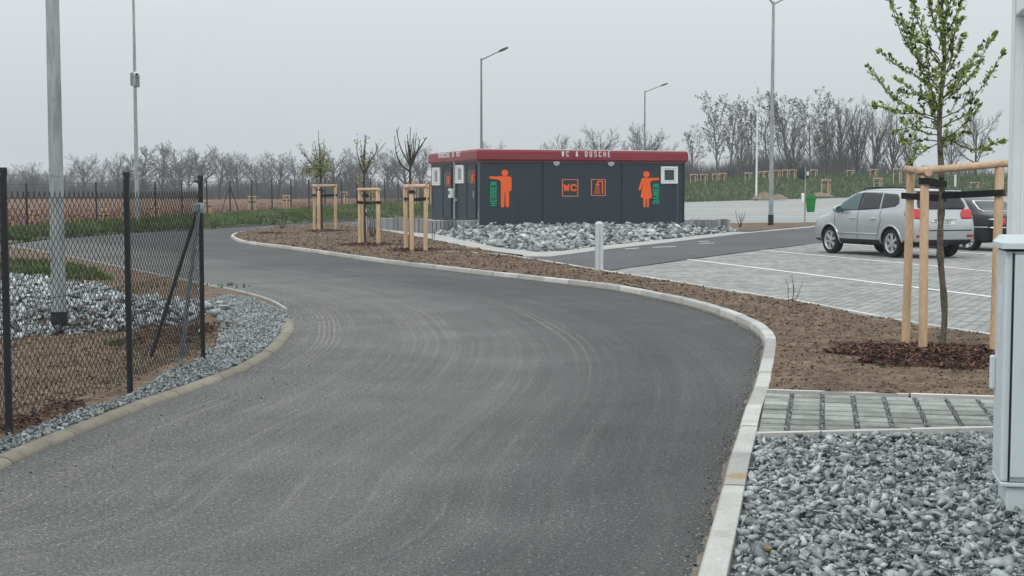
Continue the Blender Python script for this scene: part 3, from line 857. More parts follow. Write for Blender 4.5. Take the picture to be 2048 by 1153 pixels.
def wire_mesh(name, panels, p, h, r, mat, parent, z0, z1, sides=3, knuckle=0):
    """chain link: panels are (P, Q) base points; z0/z1 heights above the base line"""
    Vs = []; Fs = []; base = 0
    k0 = max(1, int((z1 - z0) / h)); k = k0 + (1 if knuckle else 0); ang = [2 * math.pi * j / sides for j in range(sides)]
    for P, Q in panels:
        P = np.array(P); Q = np.array(Q); D = Q - P; L = np.linalg.norm(D[:2]); nw = int(L / p); u = D[:2] / L; nr = np.array([-u[1], u[0]])
        for i in range(nw):
            kk = np.arange(k0 + 1); s_ = (i + ((kk + i) % 2)) * p
            out = np.where((kk + i) % 2 == 0, -1, 1) * r * .9
            z = P[2] + (Q[2] - P[2]) * (s_ / L) + z0 + kk * h
            if knuckle:
                z = np.append(z, z[-1] + knuckle); s_ = np.append(s_, s_[-1]); out = np.append(out, 0.0)
            c = np.stack([P[0] + u[0] * s_ + nr[0] * out, P[1] + u[1] * s_ + nr[1] * out, z], 1)
            rings = []
            for a in ang:
                rings.append(c + np.array([u[0] * math.cos(a) + nr[0] * math.sin(a), u[1] * math.cos(a) + nr[1] * math.sin(a), 0.0]) * r)
            W = np.stack(rings, 1)                      # k+1, sides, 3
            Vs.append(W.reshape(-1, 3))
            j = np.arange(k)[:, None] * sides; q = np.arange(sides)[None]; q2 = (np.arange(sides)[None] + 1) % sides
            f = np.stack([j + q, j + q2, j + sides + q2, j + sides + q], -1).reshape(-1, 4)
            Fs.append(f + base); base += (k + 1) * sides
    return link(name, np_mesh(name, np.concatenate(Vs), np.concatenate(Fs), mat, True), None, parent)

ff = empty('field_fence', fence_pt(505), 'long dark wire fence on posts between the grass verge and the field', 'fence')
inv = ff.matrix_world.copy(); fo = Vector(fence_pt(505))
post_px = [-75, -10, 55, 127, 194, 258, 312, 365, 415, 461, 505, 545, 583, 619, 651, 684, 714, 742, 770, 797, 824, 850, 874, 898]
pm = MB().tube([(0, 0, -.2), (0, 0, 2.05)], .045, 6).mesh('post')
cap = MB().lathe([(0, .03), (.05, .02), (.055, -.02)], 8).mesh('post_cap')
fp = [fence_pt(px) for px in post_px]
for p, px in zip(fp, post_px):
    q = link('post', pm, M_post, ff, loc=p - fo)
for px, dirs in ((461, (-1, 1)), (797, (-1, 1))):
    b = fence_pt(px); t = (fence_pt(px + 20) - fence_pt(px - 20)).normalized()
    for s_ in dirs:
        MB().tube([b - fo + Vector((0, 0, 1.75)), b - fo + t * s_ * 1.6 + Vector((0, 0, -.1))], .03, 6).build('brace', M_post, ff)
wire_mesh('chain_link_mesh', [(a - fo, b - fo) for a, b in zip(fp, fp[1:])], .07, .07, .0022, M_wire, ff, .05, 1.85, 3)
for hgt in (.1, 1.0, 1.85, 2.0):
    MB().tube([p - fo + Vector((0, 0, hgt)) for p in fp], .006, 4).build('tension_wire', M_wire, ff)

# ------------------------------------------------------------------ near fence
nb = [G(-262, 985, .07), G(18, 856, .07), G(260, 776, .07), G(406, 711, .08)]
nf = empty('wire_fence', nb[2], 'black chain link fence with round posts along the gravel verge', 'fence')
n0 = Vector(nb[2])
for i, b in enumerate(nb):
    m = MB(); top = 1.80 if i < 3 else 1.79
    m.tube([(0, 0, -.15), (0, 0, top)], .026 if i < 3 else .024, 14)
    po = m.build('post', M_post, nf, True, loc=b - n0)
    MB().lathe([(0, .012), (.026, .011), (.029, .004), (.030, -.002), (.030, -.040), (.026, -.041)], 14).build('post_cap', M_black, po, True, loc=(0, 0, top))
wire_mesh('chain_link_mesh', [(a - n0, b - n0) for a, b in zip(nb, nb[1:])], .040, .040, .0029, M_wire, nf, .06, 1.66, 4, .028)
for hgt in (.12, .86, 1.60):
    MB().tube([b - n0 + Vector((0, 0, hgt)) for b in nb], .0028, 5).build('tension_wire', M_wire, nf)
bw = MB(); ln = nb[-1] - nb[-2]
bpts = [nb[0], nb[1], nb[2], nb[2].lerp(nb[3], .97)]
for dz in (0, .006): bw.tube([b - n0 + Vector((0, 0, 1.76 + dz)) for b in bpts], .0019, 4)
for a, b in zip(bpts, bpts[1:]):
    L = (b - a).length; c = .06
    while c < L:
        p = a.lerp(b, c / L) - n0 + Vector((0, 0, 1.763)); bw.tube([p - Vector((.004, .012, .016)), p + Vector((.004, .012, .016))], .0018, 3); bw.tube([p - Vector((.004, -.012, .016)), p + Vector((.004, -.012, .016))], .0018, 3); c += .11
bw.build('barbed_wire', M_barb, nf)
# braces of the corner post, clamps and tensioners
cp = nb[3] - n0
br = G(361, 731, .07) - n0
MB().tube([cp + Vector((-.015, -.02, 1.47)), br], .021, 10).build('brace', M_post_g, nf, True)
br2 = G(302, 713, .07) - n0
MB().tube([cp + Vector((-.03, .01, 1.47)), br2], .019, 10).build('brace', M_post, nf, True)
MB().lathe([(.032, -.05), (.036, -.045), (.036, .045), (.032, .05)], 12).build('clamp', M_galv, nf, True, loc=cp + Vector((0, 0, 1.48)))
MB().box((-.055, -.03, -.03), (.01, .03, .05), bev=.008).build('clamp', M_galv, nf, loc=cp + Vector((-.02, -.02, 1.47)))
for hz in (1.60, 1.74):
    m = MB(); dv = (nb[2] - nb[3]).normalized() * (.16 if hz < 1.7 else .30)
    m.tube([cp + Vector((0, 0, hz)), cp + dv * .4 + Vector((0, 0, hz + .006)), cp + dv + Vector((0, 0, hz - .012))], [.004, .010, .004], 6); m.tube([cp + dv * .25 + Vector((0, 0, hz)), cp + dv * .6 + Vector((0, 0, hz))], .014, 6)
    m.build('tensioner', M_black, nf)
for k in range(7):
    MB().box((-.036, -.012, -.012), (-.018, .012, .012), bev=.003).build('wire_clip', M_white, nf, loc=cp + Vector((-.005, -.01, .25 + k * .21)))

# ------------------------------------------------------------------ gravel verge on the left
kerb_in = [p for p in kL]
GRAV_L = [(p.x + .02, p.y) for p in kerb_in] + [(p.x, p.y) for p in GS([(588, 640), (574, 622), (542, 605), (498, 590), (450, 586), (420, 596), (428, 612), (436, 640), (432, 690), (400, 700), (385, 722), (330, 735), (300, 760), (240, 790), (150, 815), (60, 850), (10, 868), (-160, 935)], .07)]
sheet('gravel_verge', GRAV_L, .036, M_gravelbase, res=.25, zf=lambda x, y: .006 * fbm(x, y, 2.2), growth=.03)
P = scatter(GRAV_L, 15000, lambda x, y: np.clip(11.0 / np.maximum(y, 1), 0, 1) ** .8)
P = P[poly_dist(GRAV_L, P) > .015]
pos = np.concatenate([P, (.042 + rng.uniform(-.004, .008, (len(P), 1)))], 1)
tag(link('gravel', scatter_mesh('gravel', PEBS, pos, rng.uniform(.018, .050, len(pos)), M_pebble)), 'grey crushed gravel on the verge between the fence and the beige kerb', 'gravel', kind='stuff')
SOIL_L = GS([(-160, 960), (-160, 690), (60, 670), (300, 655), (420, 640), (440, 690), (380, 715), (300, 740), (230, 780), (100, 815), (10, 850)], .07)
P = scatter(SOIL_L, 4000); pos = np.concatenate([P, np.array([[.026 + z_verge(x, y)] for x, y in P])], 1)
tag(link('verge_clods', scatter_mesh('verge_clods', PEBS, pos, rng.uniform(.012, .045, len(pos)), M_clod)), 'loose brown soil clods under the wire fence', 'soil', kind='stuff')

def rock_bed(root, P, zf, smin, smax, n_parts, lab_far, mat_o, mat_s, piece, temps=ROCKS, layers=.0):
    """stones on an area: the n_parts that show largest are pieces, the rest one mesh"""
    size = smin + (smax - smin) * rng.random(len(P)) ** 1.4
    pos = np.concatenate([P, np.array([[zf(x, y)] for x, y in P])], 1); pos[:, 2] += rng.uniform(-.30, .20, len(P)) * size
    big = np.argsort(-size / pos[:, 1] * (np.abs(pos[:, 0] / pos[:, 1] * FPX) < 1010))
    first = big[:n_parts]; rest = big[n_parts:]
    meshes = [np_mesh(piece, V, F, mat_o) for V, F in temps]
    for i in first:
        link(piece, meshes[i % len(meshes)], None, root, loc=pos[i] - np.array(root.location), rot=(rnd.gauss(0, .5), rnd.gauss(0, .5), rnd.uniform(0, 6.3)),
             scale=[size[i] * rnd.uniform(.8, 1.2) for _ in range(3)])
    if len(rest):
        o = link(piece + '_mass', scatter_mesh(piece + '_mass', temps, pos[rest] - np.array(root.location), size[rest], mat_s, rots=tilt_mats(len(rest), .6)), None, root); o['kind'] = 'stuff'
def spaced(poly, n, dmin):
    """blue-noise like points"""
    P = scatter(poly, n * 6); keep = []; cell = {}
    for x, y in P:
        c = (int(x / dmin), int(y / dmin)); ok = True
        for i in (-1, 0, 1):
            for j in (-1, 0, 1):
                for q in cell.get((c[0] + i, c[1] + j), ()):
                    if (q[0] - x) ** 2 + (q[1] - y) ** 2 < dmin * dmin: ok = False; break
        if ok: cell.setdefault(c, []).append((x, y)); keep.append((x, y))
        if len(keep) >= n: break
    return np.array(keep)

rb = empty('rubble_bed', G(200, 620, .05), 'mound of broken grey stones around the foot of the thick pole behind the fence', 'stones'); rb['kind'] = 'structure'
def z_rl(x, y):
    d = poly_dist(ROCK_L, np.array([[x, y]]))[0]; return .05 + min(d, 1.6) * .09
P = np.concatenate([spaced(ROCK_L, 6000, .10), spaced(ROCK_L, 2500, .14)])
rock_bed(rb, P, z_rl, .09, .20, 300, None, M_stone_o, M_stone, 'stone')
for px, py, s_ in ((428, 622, .26), (447, 613, .30), (440, 600, .22), (415, 605, .2), (462, 606, .16)):
    p = G(px, py, .1); V, F = ROCKS[px % 18]
    link('stone', np_mesh('stone', V, F, M_stone_o), None, rb, loc=p - Vector(rb.location) + Vector((0, 0, -.03)), rot=(.2 * rnd.random(), .2 * rnd.random(), rnd.random() * 6), scale=(s_ * 1.2, s_ * .95, s_ * 1.0))
GR_L = GS([(-120, 520), (0, 521), (100, 523), (190, 540), (230, 562), (130, 562), (0, 552), (-120, 552)], .06)
P = scatter(GR_L, 2600); grass('verge_tufts', np.concatenate([P, np.full((len(P), 1), .06)], 1), rng.uniform(.04, .14, len(P)), M_blade, 'green grass strip behind the broken stones by the thick pole')
for cx, cy, nn_, r_ in ((240, 690, 60, .18), (300, 575, 30, .5), (250, 585, 30, .4), (430, 575, 30, .6)):
    c = G(cx, cy, .06); a = rng.uniform(0, 6.28, nn_); rr = r_ * np.sqrt(rng.random(nn_))
    grass('grass_tuft', np.stack([c.x + rr * np.cos(a), c.y + rr * np.sin(a), np.full(nn_, .06)], 1), rng.uniform(.03, .10, nn_), M_blade, {240: 'green grass tuft in bare soil beside a black fence post', 300: 'sparse grass on soil behind the fence braces', 250: 'sparse grass at the edge of the broken stones', 430: 'dry sparse grass at the road edge beyond the corner post'}[cx])

# ------------------------------------------------------------------ mulch
CHIP = []
for i in range(5):
    r = np.random.default_rng(900 + i); a = r.uniform(.35, .5); b = r.uniform(.05, .11); c = .03
    V = np.array([(-a, -b * .6, 0), (-a * .2, -b, c), (a, -b * .3, 0), (a * .9, b * .5, .01), (0, b, c), (-a * .8, b * .5, .0), (0, 0, -.03)])
    F = np.array([(0, 1, 4), (0, 4, 5), (1, 2, 3), (1, 3, 4), (0, 6, 1), (1, 6, 2), (2, 6, 3), (3, 6, 4), (4, 6, 5), (5, 6, 0)]); CHIP.append((V, F))
def mulch(c, rx, ry, n, h, label, smin=.05, smax=.15, z0=ZI):
    a = rng.uniform(0, 6.28, n); rr = np.sqrt(rng.random(n)) * (1 + .16 * np.sin(a * 3 + 1) + .10 * np.sin(a * 7)); sp_ = rng.random(n) < .06; rr[sp_] *= rng.uniform(1.0, 1.6, sp_.sum())
    x = c.x + rx * rr * np.cos(a); y = c.y + ry * rr * np.sin(a); z = z0 + .012 + h * np.clip(1 - rr ** 2, 0, 1) + rng.uniform(-.01, .018, n)
    R1 = rotz_mats(rng.uniform(0, 6.28, n)); t = rng.normal(0, .35, n); cc, ss = np.cos(t), np.sin(t); o_ = np.zeros(n); i_ = np.ones(n)
    R2 = np.stack([cc, o_, ss, o_, i_, o_, -ss, o_, cc], 1).reshape(-1, 3, 3)
    me = scatter_mesh('bark_mulch', CHIP, np.stack([x, y, z], 1), rng.uniform(smin, smax, n), M_mulch, rots=np.einsum('nij,njk->nik', R1, R2))
    tag(link('bark_mulch', me), label, 'mulch', kind='stuff')
c = G(1868, 712, ZI)
mulch(c, 1.02, .95, 4200, .05, 'ring of reddish brown bark mulch round the leafy staked tree')
k = 60; a = rng.uniform(0, 6.28, k); rr = rng.uniform(.1, 1, k)
me = scatter_mesh('wood_chips', CHIP, np.stack([c.x + rr * np.cos(a), c.y + .9 * rr * np.sin(a), np.full(k, ZI + .075)], 1), rng.uniform(.05, .12, k), M_mulch_l, rots=rotz_mats(rng.uniform(0, 6.28, k)))
tag(link('wood_chips', me), 'pale wood chips lying on the bark mulch', 'wood chips', kind='stuff')
for (px, py), rx, ry, n, lab in (((350, 668), .55, 1.3, 900, 'dark bark mulch heaped behind the braces of the corner post'), ((425, 650), .3, .8, 250, 'reddish bark mulch beside the corner fence post'),
                                 ((95, 822), .16, .8, 300, 'reddish brown bark scraps at the edge of the gravel verge'), ((18, 838), .2, .3, 120, 'bark scraps at the foot of a black fence post')):
    mulch(G(px, py, .07), rx, ry, n, .02, lab, .04, .12, .03)
for (px, py), rx, ry, n, lab in (((830, 502), .75, .9, 500, 'bark mulch under the bare staked tree with upright shoots'), ((735, 491), .9, 1.0, 500, 'bark mulch under the staked tree beside the white post'), ((655, 463), 1.0, 1.3, 400, 'bark mulch under the yellowish budding staked tree'), ((545, 468), .6, .6, 150, 'bark mulch patch round a small shrub at the tip of the island')):
    mulch(G(px, py, ZI), rx, ry, n, .04, lab, .10, .24)

# ------------------------------------------------------------------ near gravel bed and paver strip on the right
pav_bot = GS([(1513, 868), (1975, 858.5), (2120, 856)], ZI)
GRAV_R = [(p.x, p.y) for p in kerb if p.y < pav_bot[0].y - .02] + [(p.x, p.y - .03) for p in pav_bot] + [(4.4, 9.0), (4.4, 3.6), (.9, 3.6)]
gb = sheet('gravel_bed', GRAV_R, ZI - .06, M_gravelbase)
P = np.concatenate([spaced(GRAV_R, 5200, .038), spaced(GRAV_R, 4200, .044)])
P = P[(poly_dist(GRAV_R, P) > .025) & (P[:, 1] > 4.6)]
rock_bed(gb, P, lambda x, y: ZI - .022 + .012 * fbm(x, y, 1.5), .040, .105, 300, None, M_gravel_o, M_gravel, 'stone')
P = scatter(GRAV_R, 9000); P = P[(P[:, 1] > 4.6) & (poly_dist(GRAV_R, P) > .02)]
o = link('stone_fines', scatter_mesh('stone_fines', ROCKS, np.concatenate([P, rng.uniform(ZI - .03, ZI + .004, (len(P), 1))], 1), rng.uniform(.014, .036, len(P)), M_gravel), None, gb); o['kind'] = 'stuff'
V, F = ROCKS[3]; p = G(1535, 1112, ZI)
o = link('stone', np_mesh('stone', V, F, material('rusty_stone', (.30, .235, .155), .9, .4, 20, col2=(.33, .19, .07), col2scale=12)), None, gb, loc=p + Vector((0, 0, .03)), scale=(.075, .085, .10), rot=(.4, 1.2, .3)); o['label'] = 'rust coloured stone'

ps = sheet('paver_strip', [(p.x, p.y) for p in GS([(1533, 786)], ZI)] + [(p.x, p.y) for p in GS([(2120, 806)], ZI)] + [(p.x, p.y) for p in reversed(pav_bot)], ZI - .001, material('joint_dirt', (.060, .062, .058), .95, .4, 8, .5, 60))
ang = R(-12.5); vx = np.array([math.cos(ang), math.sin(ang)]); vy = np.array([-math.sin(ang), math.cos(ang)])
q0 = np.array(G(1535, 785, ZI)[:2])
bnd = [np.array(p[:2]) for p in (G(1533, 784, ZI), G(2120, 804, ZI), G(2120, 857, ZI), G(1517, 866, ZI))]
def clip(poly, a, b):
    """keep the side right of a->b"""
    out = []; e = b - a
    s_ = lambda p: e[0] * (p[1] - a[1]) - e[1] * (p[0] - a[0])
    for i in range(len(poly)):
        p, q = poly[i], poly[(i + 1) % len(poly)]; sp, sq = s_(p), s_(q)
        if sp <= 0: out.append(p)
        if sp * sq < 0: out.append(p + (q - p) * (sp / (sp - sq)))
    return out
M_pav2 = material('green_grey_paver', (.265, .275, .25), .9, .2, 3, .22, 90, .3, 90, objrand=.12, col2=(.20, .21, .19), col2scale=5)
for i in range(-1, 12):
    for j in range(0, 12):
        px0, py0 = -.02 + i * .235, -.045 - (j + 1) * .218
        c = [(px0, py0), (px0 + .200, py0), (px0 + .200, py0 + .168), (px0, py0 + .168)]
        pl = [q0 + vx * a + vy * b for a, b in c]
        for a, b in zip(bnd, bnd[1:] + bnd[:1]): 
            if len(pl) >= 3: pl = clip(pl, a, b)
        if len(pl) < 3: continue
        ar = abs(sum(pl[k][0] * pl[(k + 1) % len(pl)][1] - pl[(k + 1) % len(pl)][0] * pl[k][1] for k in range(len(pl)))) / 2
        if ar < .002: continue
        c0 = sum(pl) / len(pl); zt = ZI + .008 + rnd.uniform(-.003, .003)
        m = MB(); n = len(pl)
        lowr = [(p[0], p[1], ZI - .03) for p in pl]; up = [(p[0], p[1], zt - .006) for p in pl]; ti = [tuple(c0 + (p - c0) * .95) + (zt,) for p in pl]
        fs = [tuple(range(2 * n, 3 * n))]
        for k in range(n):
            k2 = (k + 1) % n; fs += [(k, k2, n + k2, n + k), (n + k, n + k2, 2 * n + k2, 2 * n + k)]
        m.add(lowr + up + ti, fs).build('paver', M_pav2, ps)
P = np.array([q0 + vx * (rng.integers(-1, 11) * .235 - .0375 + rng.uniform(-.014, .014) + .0) + vy * (-rng.uniform(.04, 2.4)) for _ in range(2600)])
k = inside([b for b in bnd], P); P = P[k]
P = P
o = link('joint_gravel', scatter_mesh('joint_gravel', PEBS, np.concatenate([P, np.full((len(P), 1), ZI + .001)], 1), rng.uniform(.012, .024, len(P)), M_pebble), None, ps); o['kind'] = 'stuff'
M_edg = MATS['edging_concrete']
stones([Vector((p.x, p.y, 0)) for p in GS([(1533, 782.5), (1972, 796.5), (2120, 802)], ZI)], 1.0, [(-.03, -.02), (-.03, ZI + .016), (.03, ZI + .016), (.03, -.02)], 'edging_stone', M_edg, ps, sub=2)
stones([Vector((p.x, p.y, 0)) for p in GS([(1512, 870), (1975, 859), (2120, 856)], ZI)], 1.0, [(-.03, -.05), (-.03, ZI + .016), (.03, ZI + .016), (.03, -.05)], 'edging_stone', M_edg, ps, sub=2)

# ------------------------------------------------------------------ the wash house
BA = R(19.0)
ex = Vector((math.cos(BA), math.sin(BA), 0)); ey = Vector((-math.sin(BA), math.cos(BA), 0)); ez = Vector((0, 0, 1))
ZB = .58
C0 = at_depth(958, 443, 57.0); C0.z = ZB
nF, nS = -ey, -ex                                        # outward normals of front and door side
def FU(px, py, out=0.0):
    p = on_plane(px, py, C0 + nF * out, nF) - C0; return p.dot(ex), p.z
def SU(px, py, out=0.0):
    p = on_plane(px, py, C0 + nS * out, nS) - C0; return p.dot(ey), p.z
LF = FU(1367, 400)[0]; LS = SU(864.5, 400)[0]
HT = FU(957, 322)[1]                                     # underside of fascia
HTOP = FU(950, 298)[1]
bl = empty('wash_house', C0, 'dark grey flat-roofed toilet and shower container with burgundy fascia and orange figures', 'building', rz=BA)
# children live in the local frame: x along the front, y into the depth
def crop4(x, y): return 840 + x / 3.657, 270 + y / 3.657
def F4(x, y, out=0.0):
    u, z = FU(*crop4(x, y), out); return Vector((u, -out, z))
def S4(x, y, out=0.0):
    u, z = SU(*crop4(x, y), out); return Vector((-out, u, z))
def bpart(mb, name, mat, parent=bl, smooth=False): return mb.build(name, mat, parent, smooth)
seams = [0, F4(897, 400).x, F4(1473, 400).x, LF]
for a, b in zip(seams, seams[1:]):                      # front wall: three panels with recessed joints
    bpart(MB().box((a + .02, 0, -.35), (b - .02, .12, HT), bev=.006), 'wall_panel', M_panel)
bpart(MB().box((.03, .03, -.35), (LF - .03, LS - .03, HT - .002)), 'core', M_panel2)
sd = [0, S4(252, 400).y, LS]
for a, b in zip(sd, sd[1:]): bpart(MB().box((0, a + .02, -.35), (.12, b - .02, HT), bev=.006), 'wall_panel', M_panel)
bpart(MB().box((LF - .12, .14, -.35), (LF, LS, HT)), 'wall_panel', M_panel)
bpart(MB().box((.13, LS - .12, -.35), (LF - .13, LS, HT)), 'wall_panel', M_panel)
for x, y in ((0, 0), (LF, 0), (0, LS)):
    bpart(MB().box((x - .035, y - .035, -.35), (x + .035, y + .035, HT - .003), bev=.01), 'corner_post', M_cream if x == 0 else M_panel2)
bpart(MB().box((LF - .30, -.014, -.35), (LF - .27, .01, HT - .004)), 'panel_joint', M_cream)
# fascia: rolled sheet metal ring
ov = .16
prof = [(-.05, HT - .01), (.06, HT - .012), (.125, HT + .07), (.14, HT + .075), (.14, HTOP - .10), (.125, HTOP - .095), (.10, HTOP - .022), (-.05, HTOP - .02)]
m = MB(); vs = []; fs = []; k = len(prof)
for cx, cy, sx, sy in ((0, 0, -1, -1), (LF, 0, 1, -1), (LF, LS, 1, 1), (0, LS, -1, 1)):
    for o_, z in prof: vs.append((cx + sx * o_, cy + sy * o_, z))
for i in range(4):
    for j in range(k): fs.append((i * k + j, ((i + 1) % 4) * k + j, ((i + 1) % 4) * k + (j + 1) % k, i * k + (j + 1) % k))
fascia = bpart(m.add(vs, fs), 'fascia', M_red)
m = MB()
for lo, hi in (((-.09, -.09), (LF + .09, -.03)), ((-.09, LS + .03), (LF + .09, LS + .09)), ((-.09, -.03), (-.03, LS + .03)), ((LF + .03, -.03), (LF + .09, LS + .03))):
    m.box((*lo, HTOP - .03), (*hi, HTOP + .005))
bpart(m, 'roof_trim', M_white)
bpart(MB().box((-.02, -.02, HT - .03), (LF + .02, LS + .02, HTOP - .06)), 'roof', M_concrete)

# signs: outlines on the wall, 2 cm proud
def plate(pts, name, mat, parent=bl, side='F', t=.02):
    f = F4 if side == 'F' else S4
    p = [f(*q, .004) for q in pts]; e = Vector((0, -t, 0)) if side == 'F' else Vector((-t, 0, 0))
    return MB().prism(p, e).build(name, mat, parent)
def circle(cx, cy, r, n=24): return [(cx + r * math.cos(2 * math.pi * i / n), cy + r * math.sin(2 * math.pi * i / n)) for i in range(n)]
man = plate([(514, 304), (655, 304), (666, 310), (669, 320), (669, 400), (664, 411), (655, 411), (651, 404), (651, 520), (645, 531), (633, 531), (626, 522), (623, 424), (617, 424), (616, 522), (609, 531), (597, 531), (591, 520), (591, 350), (585, 337), (572, 328), (514, 322), (506, 318), (505, 309)], 'man_figure', M_orange)
plate(circle(620, 279, 24.5), 'figure_head', M_orange, man)
wom = plate([(1630, 315), (1742, 315), (1749, 319), (1749, 326), (1743, 331), (1692, 337), (1682, 348), (1695, 455), (1692, 463), (1674, 465), (1673, 524), (1667, 532), (1659, 528), (1657, 470), (1651, 470), (1650, 528), (1640, 532), (1633, 524), (1632, 463), (1616, 460), (1613, 452), (1633, 350), (1612, 405), (1604, 408), (1598, 400), (1600, 390), (1620, 322)], 'woman_figure', M_orange)
plate(circle(1655, 289, 22.5), 'figure_head', M_orange, wom)

# letters as strokes on a 1 x 1 cell (x right, y up)
GL = {'H': [[(0, 0), (0, 1)], [(1, 0), (1, 1)], [(0, .5), (1, .5)]], 'E': [[(1, 0), (0, 0), (0, 1), (1, 1)], [(0, .5), (.9, .5)]],
      'R': [[(0, 0), (0, 1), (.75, 1), (1, .85), (1, .62), (.75, .5), (0, .5)], [(.5, .5), (1, 0)]], 'N': [[(0, 0), (0, 1), (1, 0), (1, 1)]],
      'D': [[(0, 0), (0, 1), (.65, 1), (1, .75), (1, .25), (.65, 0), (0, 0)]], 'A': [[(0, 0), (.5, 1), (1, 0)], [(.2, .33), (.8, .33)]],
      'M': [[(0, 0), (0, 1), (.5, .35), (1, 1), (1, 0)]], 'W': [[(0, 1), (.22, 0), (.5, .8), (.78, 0), (1, 1)]],
      'C': [[(1, .8), (.75, 1), (.25, 1), (0, .75), (0, .25), (.25, 0), (.75, 0), (1, .2)]], 'U': [[(0, 1), (0, .2), (.25, 0), (.75, 0), (1, .2), (1, 1)]],
      'S': [[(1, .85), (.75, 1), (.25, 1), (0, .8), (.1, .58), (.9, .42), (1, .2), (.75, 0), (.25, 0), (0, .15)]],
      '&': [[(1, 0), (.2, .72), (.2, .9), (.45, 1), (.7, .88), (.65, .7), (.1, .38), (0, .2), (.25, 0), (.6, 0), (1, .45)]],
      '2': [[(0, .8), (.3, 1), (.8, 1), (1, .75), (0, 0), (1, 0)]], '8': [[(.5, .53), (.1, .68), (.2, 1), (.8, 1), (.9, .68), (.5, .53), (0, .3), (.2, 0), (.8, 0), (1, .3), (.5, .53)]],
      '7': [[(0, 1), (1, 1), (.4, 0)]], '5': [[(1, 1), (.1, 1), (0, .55), (.7, .6), (1, .35), (.8, 0), (0, 0)]], 'P': [[(0, 0), (0, 1), (.8, 1), (1, .75), (.8, .5), (0, .5)]], '-': [[(.1, .5), (.9, .5)]], ' ': []}
def glyph(ch, O, du, dv, w, nrm, t):
    """letter ch as one mesh: O lower-left corner, du/dv cell vectors, w stroke width (m)"""
    m = MB(); t0 = t
    for st in GL[ch]:
        P3 = [O + du * a + dv * b for a, b in st]
        for a, b in zip(P3, P3[1:]):
            d = (b - a).normalized(); s_ = nrm.cross(d).normalized() * w / 2; a2, b2 = a - d * w * .38, b + d * w * .38; t = t + t0 * .06; a2 = a2 - nrm * t0 * .1; b2 = b2 - nrm * t0 * .1
            m.prism([a2 - s_, b2 - s_, b2 + s_, a2 + s_], nrm * t)
    return m
def word(text, O, du, dv, gap, w, nrm, mat, parent, name='letter', t=.02):
    step = du * (1 + gap)
    for ch in text:
        if ch != ' ': glyph(ch, O, du, dv, w, nrm, t * rnd.uniform(.96, 1.04)).build(name, mat, parent)
        O = O + step
LN = Vector((0, -1, 0)); LS_ = Vector((-1, 0, 0))
def vword(text, x0, x1, y0, y1, parent, wf=.33, name='letter'):
    """reads upwards between crop rows y1 (start) and y0 (end)"""
    a, b, c = F4(x1, y1, .006), F4(x1, y0, .006), F4(x0, y1, .006)
    n = len(text); cell = (b - a) / (n + (n - 1) * .22); up = c - a
    w = cell.length * wf
    word(text, a + cell.normalized() * w * .5 + up.normalized() * w * .5, cell - cell.normalized() * w, up - up.normalized() * w, (cell.length * 1.22) / (cell.length - w) - 1, w, LN, M_green, parent)
vword('HERREN', 513, 560, 345, 521, bl)
vword('DAMEN', 1702, 1748, 360, 505, bl)
def hword(text, a, b, c, parent, side, mat, wf, gap, t=.02):
    n = len(text); cell = (b - a) / (n + (n - 1) * gap); up = c - a; w = cell.length * wf; nrm = LN if side == 'F' else LS_
    word(text, a + cell.normalized() * w * .5 + up.normalized() * w * .5, cell - cell.normalized() * w, up - up.normalized() * w, (cell.length * (1 + gap)) / (cell.length - w) - 1, w, nrm, mat, parent, t=t)
fo_ = .142
hword('WC & DUSCHE', F4(1036, 160, fo_), F4(1392, 163, fo_), F4(1036, 119, fo_), fascia, 'F', M_white, .25, .95)
sa, sb, sc_ = S4(292, 155, fo_), S4(135, 171, fo_), S4(292, 120, fo_)
# on the door side the word reads towards the corner
hword('DUSCHE & WC', S4(137, 172, fo_), S4(294, 158, fo_), S4(137, 138, fo_), fascia, 'S', M_white, .17, .75)
def frame_rect(x0, x1, y0, y1, wpx, name, mat, parent, side='F', t=.02, out=.004):
    f = F4 if side == 'F' else S4; e = Vector((0, -t, 0)) if side == 'F' else Vector((-t, 0, 0))
    A = [f(x0, y0, out), f(x1, y0, out), f(x1, y1, out), f(x0, y1, out)]; B = [f(x0 + wpx, y0 + wpx, out), f(x1 - wpx, y0 + wpx, out), f(x1 - wpx, y1 - wpx, out), f(x0 + wpx, y1 - wpx, out)]
    if side == 'S': B = [f(x0 + wpx * .55, y0 + wpx, out), f(x1 - wpx * .55, y0 + wpx, out), f(x1 - wpx * .55, y1 - wpx, out), f(x0 + wpx * .55, y1 - wpx, out)]
    m = MB()
    for i in range(4): m.prism([A[i], A[(i + 1) % 4], B[(i + 1) % 4], B[i]], e)
    return m.build(name, mat, parent)
s1 = frame_rect(1038, 1156, 325, 452, 6, 'sign_border', M_pink, bl)
hword('WC', F4(1048, 413, .006), F4(1146, 413, .006), F4(1048, 361, .006), s1, 'F', M_orange, .24, .16)
s2 = frame_rect(1250, 1357, 325, 447, 6, 'sign_border', M_pink, bl)
plate([(1285, 372), (1310, 372), (1318, 432), (1272, 432)], 'shower_spray', M_orange2, s2, t=.012)
plate([(1284, 360), (1312, 360), (1312, 371), (1284, 371)], 'shower_head', M_orange, s2)
sp = MB().prism([F4(x, y, .004) for x, y in ((1293, 360), (1293, 348), (1302, 337), (1330, 336), (1338, 343), (1338, 432), (1329, 432), (1329, 349), (1325, 346), (1308, 346), (1303, 350), (1303, 360))], (0, -.02, 0)).build('shower_pipe', M_orange, s2)

